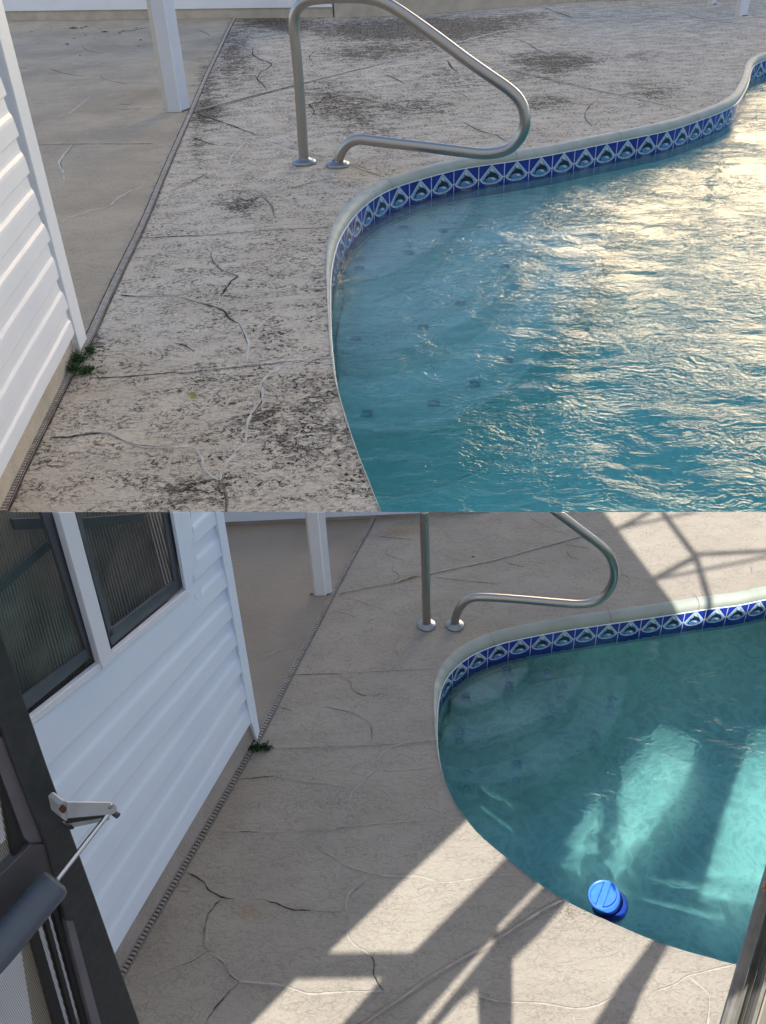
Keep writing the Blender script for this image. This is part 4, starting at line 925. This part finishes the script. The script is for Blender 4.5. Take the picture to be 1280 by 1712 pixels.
for off_, a in ((.004, [(88, 1520), (94, 1515), (168, 1790), (160, 1790)]), (.003, [(73, 1534), (79, 1528), (150, 1790), (142, 1790)]), (.003, [(50, 1560), (62, 1548), (132, 1790), (112, 1790)]), (.002, [(0, 1300), (7, 1312), (40, 1400), (30, 1432), (24, 1440)]), (.003, [(-5, 1290), (2, 1290), (48, 1404), (40, 1412)])):
    dq(mb, a, off_, .012)
o = part(mb, 'spline_channel', [M_track2], door)
# insect mesh: a sheet with holes by shader
MS = bpy.data.materials.new('insect_mesh'); MS.use_nodes = True; nt = MS.node_tree; nt.nodes.clear()
o_ = N(nt, 'ShaderNodeOutputMaterial'); t_ = N(nt, 'ShaderNodeTexCoord')
mpn = N(nt, 'ShaderNodeMapping'); nt.links.new(t_.outputs['Object'], mpn.inputs[0])
mpn.inputs['Rotation'].default_value = (0, 0, -math.atan2(hd.y, hd.x))
sx = N(nt, 'ShaderNodeSeparateXYZ'); nt.links.new(mpn.outputs[0], sx.inputs[0])
fx = math_(nt, 'FRACT', math_(nt, 'MULTIPLY', sx.outputs[0], 420.0)); fz = math_(nt, 'FRACT', math_(nt, 'MULTIPLY', sx.outputs[2], 420.0))
wv = math_(nt, 'MAXIMUM', math_(nt, 'GREATER_THAN', fx, 0.62), math_(nt, 'GREATER_THAN', fz, 0.62))
df = N(nt, 'ShaderNodeBsdfPrincipled'); df.inputs['Base Color'].default_value = (.34, .31, .25, 1); df.inputs['Roughness'].default_value = .5
tp = N(nt, 'ShaderNodeBsdfTransparent'); mxs = N(nt, 'ShaderNodeMixShader')
nt.links.new(wv, mxs.inputs[0]); nt.links.new(tp.outputs[0], mxs.inputs[1]); nt.links.new(df.outputs[0], mxs.inputs[2]); nt.links.new(mxs.outputs[0], o_.inputs['Surface'])
mb = MB(); mb.poly([DP(x, y, -.006) for x, y in [(-60, 1230), (20, 1240), (190, 1790), (-60, 1790)]]); o = part(mb, 'insect_screen', [MS], door)
mb = MB(); dq(mb, [(40, 1580), (58, 1560), (104, 1790), (72, 1790)], -.035, .01); dq(mb, [(-60, 1660), (-20, 1690), (30, 1790), (-60, 1790)], -.04, .01)
dq(mb, [(-20, 1380), (0, 1410), (22, 1450), (-20, 1500)], -.03, .01)
o = part(mb, 'lower_frame', [M_track2], door)
# closer: cylinder, rod, bracket
closer = thing('door_closer', 'pneumatic door closer with slate cylinder, thin steel rod and rusty bracket', 'door closer', tuple(DP(100, 1465, .05)))
ax = [(-75, 1670), (-40, 1628), (0, 1583), (40, 1535), (70, 1500), (86, 1482), (92, 1475), (95, 1471.5)]
zc = depth(DP(60, 1510, .04)); rc = 30 * zc / F
mb = MB(); mb.tube([DP(x, y, .045) for x, y in ax], [rc, rc, rc, rc, rc * .99, rc * .97, rc * .88, rc * .62], 32)
part(mb, 'cylinder', [mat('slate_cylinder', (0.075, 0.095, 0.125), 0.33, spec=.6, bump=(60, .0002))], closer, True)
mb = MB(); mb.tube([DP(88, 1480, .047), DP(140, 1413, .05), DP(181, 1360, .052)], 4.4 * depth(DP(140, 1413, .05)) / F, 14); part(mb, 'rod', [mat('rod_steel', (.62, .66, .70), .25, 1.0)], closer, True)
mb = MB()
def cq(pts, off, th, m=0): mb.prism([DP(x, y, off) for x, y in pts], -nD * th, m)
M_zinc = mat('zinc_bracket', (.50, .52, .55), .38, .3, var=(.40, .42, .43), noise_scale=30); M_rust = mat('rust', (.05, .018, .010), .9, var=(.12, .04, .02), noise_scale=60)
arc = [(183 + 12 * math.cos(R(a)), 1352 + 10 * math.sin(R(a))) for a in range(-80, 91, 20)]
cq([(112, 1341.5), (172, 1342)] + arc + [(180, 1362), (113, 1368)], .064, .0025)
part(mb, 'bracket_plate', [M_zinc], closer)
mb = MB(); cq([(112, 1377), (176, 1366), (184, 1368), (182, 1371), (120, 1384)], .040, .0025); part(mb, 'bracket_plate', [M_zinc], closer)
mb = MB(); cq([(112, 1368), (180, 1362), (180, 1366), (112, 1377)], .05, .012); part(mb, 'bracket_gap', [M_track2], closer)
mb = MB(); cq([(98, 1345), (104, 1339), (108, 1339), (115, 1346), (117, 1362), (110, 1373), (103, 1368)], .062, .02); part(mb, 'bracket_foot', [M_zinc], closer)
mb = MB(); cc_ = [(105.5 + 5 * math.cos(R(a)), 1353 + 7 * math.sin(R(a))) for a in range(0, 360, 30)]; cq(cc_, .0635, .003); part(mb, 'rust_spot', [M_rust], closer)
mb = MB(); cc_ = [(118 + 6 * math.cos(R(a)), 1384 + 3 * math.sin(R(a))) for a in range(0, 360, 30)]; cq(cc_, .045, .012); part(mb, 'screw', [M_track2], closer)
c_ = DP(184, 1348, .064); rb = 5 * depth(c_) / F
mb = MB(); mb.tube([c_, c_ + nD * rb * .5, c_ + nD * rb * .8], [rb, rb * .8, rb * .2], 16); part(mb, 'pivot_bolt', [M_flange], closer, True)
c_ = DP(193, 1361, .045); mb = MB(); mb.tube([c_ - nD * rb * 3, c_ + nD * rb * 1.2], rb * 1.1, 12); part(mb, 'pivot_end', [mat('dark_pin', (.12, .12, .12), .4, .6)], closer, True)
# ------------------------------------------------------------------ door jamb at lower right
jr = ray(1232, 1610); J0 = CP + jr * ((1.15 - CH) / jr.z)
nJ = (CP - J0); nJ.z = 0; nJ.normalize()
JP = lambda x, y, off=0.0: onplane(x, y, J0, nJ, off)
jamb = thing('door_jamb', 'weathered grey aluminium door jamb at the lower right corner', 'door jamb', (J0.x, J0.y, 0))
def jb(x0, x1, slope=-.292, top=1380, bot=1800): return [(x0 + (bot - 1712) * slope, bot), (x1 + (bot - 1712) * slope, bot), (x1 + (top - 1712) * slope, top), (x0 + (top - 1712) * slope, top)]
M_j1 = mat('jamb_grey', (.30, .29, .27), .5, var=(.22, .215, .20), noise_scale=35, bump=(200, .0003)); M_j2 = mat('jamb_light', (.27, .27, .245), .45, var=(.20, .20, .18), noise_scale=25); M_j3 = mat('jamb_dark', (.10, .10, .09), .5); M_j4 = mat('weather_strip', (.50, .46, .36), .7); M_j5 = mat('jamb_olive', (.20, .20, .165), .6)
mb = MB(); 
pr = [(1202, 0.010), (1205, .016), (1212, .018), (1218, .014), (1225, .016)]
def jrelief(prof, m, name, back=-.02):
    mb = MB(); rows = []
    pf = [(prof[0][0], back)] + prof + [(prof[-1][0], back)]
    for (bot, ) in ((1800,), (1700,), (1600,), (1500,), (1380,)):
        rows.append([JP(x + (bot - 1712) * -.292, bot, o_) for x, o_ in pf])
    mb.grid(rows); return part(mb, name, [m], jamb, True)
jrelief(pr, M_j1, 'jamb_face'); jrelief([(1225.3, .016), (1228, .010), (1234, .006), (1240, .010)], M_j2, 'jamb_web'); jrelief([(1240.3, .012), (1243, .020), (1250, .022), (1256, .018)], M_j3, 'jamb_stop')
jrelief([(1256.3, .012), (1262, .012)], M_j2, 'jamb_rim'); jrelief([(1262.3, .010), (1265, .014), (1268, .010)], M_j4, 'weather_strip'); jrelief([(1268.3, .004), (1330, .004)], M_j5, 'jamb_side')
mb = MB(); pp = [(1275.5 + 3.2 * math.cos(R(a)) , 1484 + 7 * math.sin(R(a))) for a in range(0, 360, 30)]; mb.prism([JP(x, y, .0195) for x, y in pp], -nJ * .004); part(mb, 'rusty_screw', [mat('screw_rust', (.30, .10, .05), .8, var=(.5, .4, .33), noise_scale=200)], jamb)
# ------------------------------------------------------------------ floating dispenser
c = G(1013, 1508, ZWB); s_ = mpp(1012, 1513, ZWB) * 0.98
fl = thing('chlorine_floater', 'blue plastic chlorine dispenser floating at the pool edge', 'chlorine floater', tuple(c))
M_blu = mat('blue_plastic', (0.05, 0.20, 0.72), 0.38, var=(0.07, 0.24, 0.75), noise_scale=60); M_blu2 = mat('navy_plastic', (0.010, 0.04, 0.30), 0.3)
tilt = (UP * 1.0 + Vector((-.30, -.05, 0))).normalized(); tx = tilt.orthogonal().normalized()
tx = (Vector((0.55, 0.83, 0)) - tilt * Vector((0.55, 0.83, 0)).dot(tilt)).normalized(); ty = tilt.cross(tx)
def lathe(mb, prof, ctr, m=0, seg=40):
    rows = [[ctr + (tx * math.cos(a) + ty * math.sin(a)) * (r * s_) + tilt * (h * s_) for a in [2 * math.pi * j / seg for j in range(seg)]] for r, h in prof]
    mb.grid(rows, m, True)
cb = c + Vector((.004, .0, 0))
mb = MB(); lathe(mb, [(0.1, -22), (29, -20), (31, -12), (30, -4), (27, 0), (25, 3)], c + Vector((.006, .0, -.003))); part(mb, 'float_ring', [M_blu2], fl, True)
mb = MB(); lathe(mb, [(23, 0), (25, 3), (24.5, 16), (23, 17)], c); part(mb, 'neck', [M_blu2], fl, True)
mb = MB(); lathe(mb, [(24.5, 14), (26, 15), (26, 27), (25.3, 28.5), (24, 28.8), (22.6, 28), (22.3, 20), (0.1, 20)], c); cap = part(mb, 'cap', [M_blu], fl, True)
mb = MB(); 
mb.box(c + tilt * 24 * s_, tx * 23 * s_, ty * 5.5 * s_, tilt * 4.5 * s_); hb = sub(mb, 'grip_bar', [M_blu], cap, fl); bevel(hb, .0015, 2)
# ------------------------------------------------------------------ weeds and litter
def weed(px, py, rpx, n, label, cols, sprigs):
    P = G(px, py); root = thing('weed', label, 'weed', (P.x, P.y, 0)); s = mpp(px, py)
    mb = MB(); st = MB(); rnd = random.Random(px)
    for (sx_, sy_, hh, cnt, spread) in sprigs:
        base = G(sx_, sy_)
        for k in range(cnt):
            ang = rnd.uniform(0, 6.28); rr = abs(rnd.gauss(0, spread)) * s
            tip = base + Vector((math.cos(ang) * rr, math.sin(ang) * rr, abs(rnd.gauss(hh * .5, hh * .3)) * s))
            st.tube([base + Vector((math.cos(ang), math.sin(ang), 0)) * rr * .2, base.lerp(tip, .6) + UP * hh * .1 * s, tip], [.5 * s, .35 * s, .2 * s], 4, 0, False)
            for j in range(7):
                q = base.lerp(tip, rnd.uniform(.35, 1.05)) + Vector((rnd.gauss(0, 1.6), rnd.gauss(0, 1.6), rnd.gauss(0, 1.2))) * s
                if q.z < .002: q.z = .002 + rnd.random() * .004
                d = Vector((rnd.gauss(0, 1), rnd.gauss(0, 1), rnd.gauss(.3, .5))).normalized(); e = d.orthogonal().normalized()
                e = (e * math.cos(ang) + d.cross(e) * math.sin(ang)); l = rnd.uniform(1.8, 3.6) * s * n
                mb.poly([q, q + d * l * .5 + e * l * .32, q + d * l, q + d * l * .5 - e * l * .32], rnd.choice([0, 0, 1, 2]))
    part(st, 'stem', [cols[2]], root); part(mb, 'foliage', cols, root)
gA = [mat('leaf_green', (.035, .10, .022), .6), mat('leaf_bright', (.075, .17, .03), .6), mat('leaf_dark', (.014, .045, .014), .6)]
gD = [mat('weed_dull', (.014, .05, .022), .6), mat('weed_mid', (.03, .085, .03), .6), mat('weed_black', (.008, .02, .010), .7)]
weed(135, 600, 30, 1.15, 'bright green weed tuft growing under the siding corner of the mildewed deck', gA, [(130, 605, 18, 90, 12), (122, 620, 16, 60, 9), (152, 590, 16, 50, 8), (142, 622, 8, 60, 12), (113, 600, 36, 14, 4), (150, 618, 4, 24, 9)])
weed(425, 1245, 16, 1.25, 'small dark weed sprawling from the siding corner onto the clean drain', gD, [(417, 1240, 30, 80, 5), (413, 1226, 26, 40, 3), (425, 1252, 7, 60, 9), (438, 1252, 5, 40, 7), (448, 1251, 3, 14, 5), (412, 1250, 9, 40, 5)])
mb = MB(); 
def leaf(px, py, rp, col, label, name='fallen_leaf', ang=0.6, group=None):
    p = G(px, py, .004); s = mpp(px, py); mb = MB(); L_ = rp * s; d = Vector((math.cos(ang), math.sin(ang), 0)); e = Vector((-d.y, d.x, 0))
    ts = [-1, -.7, -.3, .1, .5, .85, 1.0]; wd = [0, .42, .62, .6, .42, .18, 0]
    rows = [[p + d * t * L_ + e * w * L_ + UP * (.2 * L_ * w), p + d * t * L_ + UP * (.10 * L_ * abs(t)), p + d * t * L_ - e * w * L_ + UP * (.35 * L_ * w)] for t, w in zip(ts, wd)]
    mb.grid(rows); o = mb.build(name, [col], None, p); tag(o, label, 'leaf', group); return o
leaf(320, 661, 10, mat('yellow_leaf', (.33, .33, .02), .5, var=(.22, .26, .02), noise_scale=60), 'yellow green fallen leaf on the mildewed deck', ang=2.6)
lb_ = mat('brown_leaf', (.10, .035, .02), .7)
leaf(122, 47, 8, lb_, 'reddish brown dead leaf near the low wall, left one', ang=0)
leaf(175, 53, 6, lb_, 'dark brown dead leaf near the low wall, right one', ang=.1)
leaf(144, 44, 4.5, mat('black_leaf', (.03, .02, .015), .8), 'curled blackish leaf standing between the two brown leaves', ang=1.3)
leaf(492, 332, 4, mat('black_leaf', (.03, .02, .015), .8), 'tiny black crumb of dirt below the grab rail', 'dirt_crumb', .2)
leaf(298, 556, 3, mat('black_leaf', (.03, .02, .015), .8), 'tiny black crumb of dirt above the thin curved crack', 'dirt_crumb', .8)
leaf(791, 931, 3.2, mat('black_leaf', (.03, .02, .015), .8), 'tiny black crumb of dirt right of the clean steel rail pole', 'dirt_crumb', .2)
rc_ = random.Random(11)
for k in range(16):
    x = rc_.uniform(50, 235); y = 46 + abs(rc_.gauss(0, 22)); 
    leaf(x, y, rc_.uniform(2.0, 4.0), mat('black_leaf', (.03, .02, .015), .8), 'small dark chip of debris scattered on the patio near the low wall', 'debris_chip', rc_.uniform(0, 3), 'debris chips on the patio')
# ------------------------------------------------------------------ added unseen wall that shades the decks; openings cut to shape the sun patches
YF = -0.75
def fac(P):
    t = (YF - P.y) / SUN.y; return P + SUN * t
def hole(px, z=0.0): return [fac(G(x, y, z)) for x, y in px]
def hole_s(px, z): return [fac(GW(x, y, ZWB, z)) for x, y in px]
holes = [
 hole([(783, 1366), (850, 1433), (690, 1596), (540, 1597)]),
 hole([(903, 1471), (913, 1480), (836, 1560), (824, 1553)]),
 hole([(820, 1567), (833, 1571), (712, 1722), (684, 1722)]),
 hole([(495, 1633), (646, 1631), (560, 1730), (400, 1730)]),
 hole([(766, 1672), (798, 1648), (800, 1730), (715, 1730)]),
 hole([(856, 1600), (900, 1560), (950, 1500), (1020, 1520), (1098, 1566), (1035, 1650), (985, 1730), (856, 1730)]),
 hole([(1118, 1574), (1300, 1610), (1300, 1760), (1030, 1760), (1070, 1660)]),
 hole([(1002, 845), (1700, 845), (1700, 985), (1300, 1005), (1150, 1042)]),
]
zf_ = -0.75
ZFB = -0.44
holes_w = [hole_s([(1105, 1215), (1175, 1240), (1150, 1290), (1040, 1440), (1005, 1480), (930, 1430), (1000, 1330)], ZFB),
           hole_s([(1255, 1230), (1320, 1200), (1380, 1460), (1270, 1480), (1180, 1475), (1215, 1350)], ZFB)]
holes += holes_w
holes.append([fac(DP(x, y, .064)) for x, y in [(148, 1341), (168, 1341), (138, 1366), (114, 1369), (113, 1363)]])
X0, X1, Z0, Z1 = -24.0, 18.0, -0.05, 22.0
pts2 = [Vector((X0, Z0)), Vector((X1, Z0)), Vector((X1, Z1)), Vector((X0, Z1))]; ed2 = [(0, 1), (1, 2), (2, 3), (3, 0)]
hp = []
for h in holes:
    k = len(pts2); q = [Vector((p.x, p.z)) for p in h]; hp.append(q); pts2 += q; ed2 += [(k + i, k + (i + 1) % len(q)) for i in range(len(q))]
V, Eo, Fo, *_ = delaunay_2d_cdt(pts2, ed2, [], 0, 1e-5)
sun_block = thing('sun_block_wall', 'added wall behind the viewer with openings cut to shape the sun patches', 'sun blocker', (0, YF, 0))
mb = MB(); mb.v = [Vector((p[0], YF, p[1])) for p in V]
for f in Fo:
    cx_ = sum(V[i][0] for i in f) / len(f); cy_ = sum(V[i][1] for i in f) / len(f)
    if any(inside((cx_, cy_), q) for q in hp): continue
    mb.f.append(tuple(f)); mb.m.append(0)
o = part(mb, 'wall', [mat('sun_block_paint', (.50, .55, .62), .8, bump=(30, .003))], sun_block)
sd = o.modifiers.new('solid', 'SOLIDIFY'); sd.thickness = .012; sd.offset = 0
# bars added across the big opening to cast beam shadows on the deck
mb = MB()
def bar(a, b, wpx):
    A = G(*a); B = G(*b); A2, B2 = fac(A), fac(B); d = (B2 - A2).normalized(); w = wpx * mpp(*a) * .5
    mb.box((A2 + B2) / 2 + Vector((0, -.02, 0)), d * (B2 - A2).length / 2, Vector((0, .004, 0)), d.cross(Vector((0, 1, 0))).normalized() * w)
bar((1104, 850), (1160, 925), 11); bar((1160, 925), (1192, 1030), 11); bar((1160, 921), (1500, 905), 9); bar((1162, 924), (1090, 962), 11); bar((1090, 963), (1500, 880), 5); bar((1020, 885), (1085, 850), 9); bar((1040, 876), (1160, 850), 5)
part(mb, 'shadow_bar', [M_j3], sun_block)
print('objects', len(bpy.data.objects))
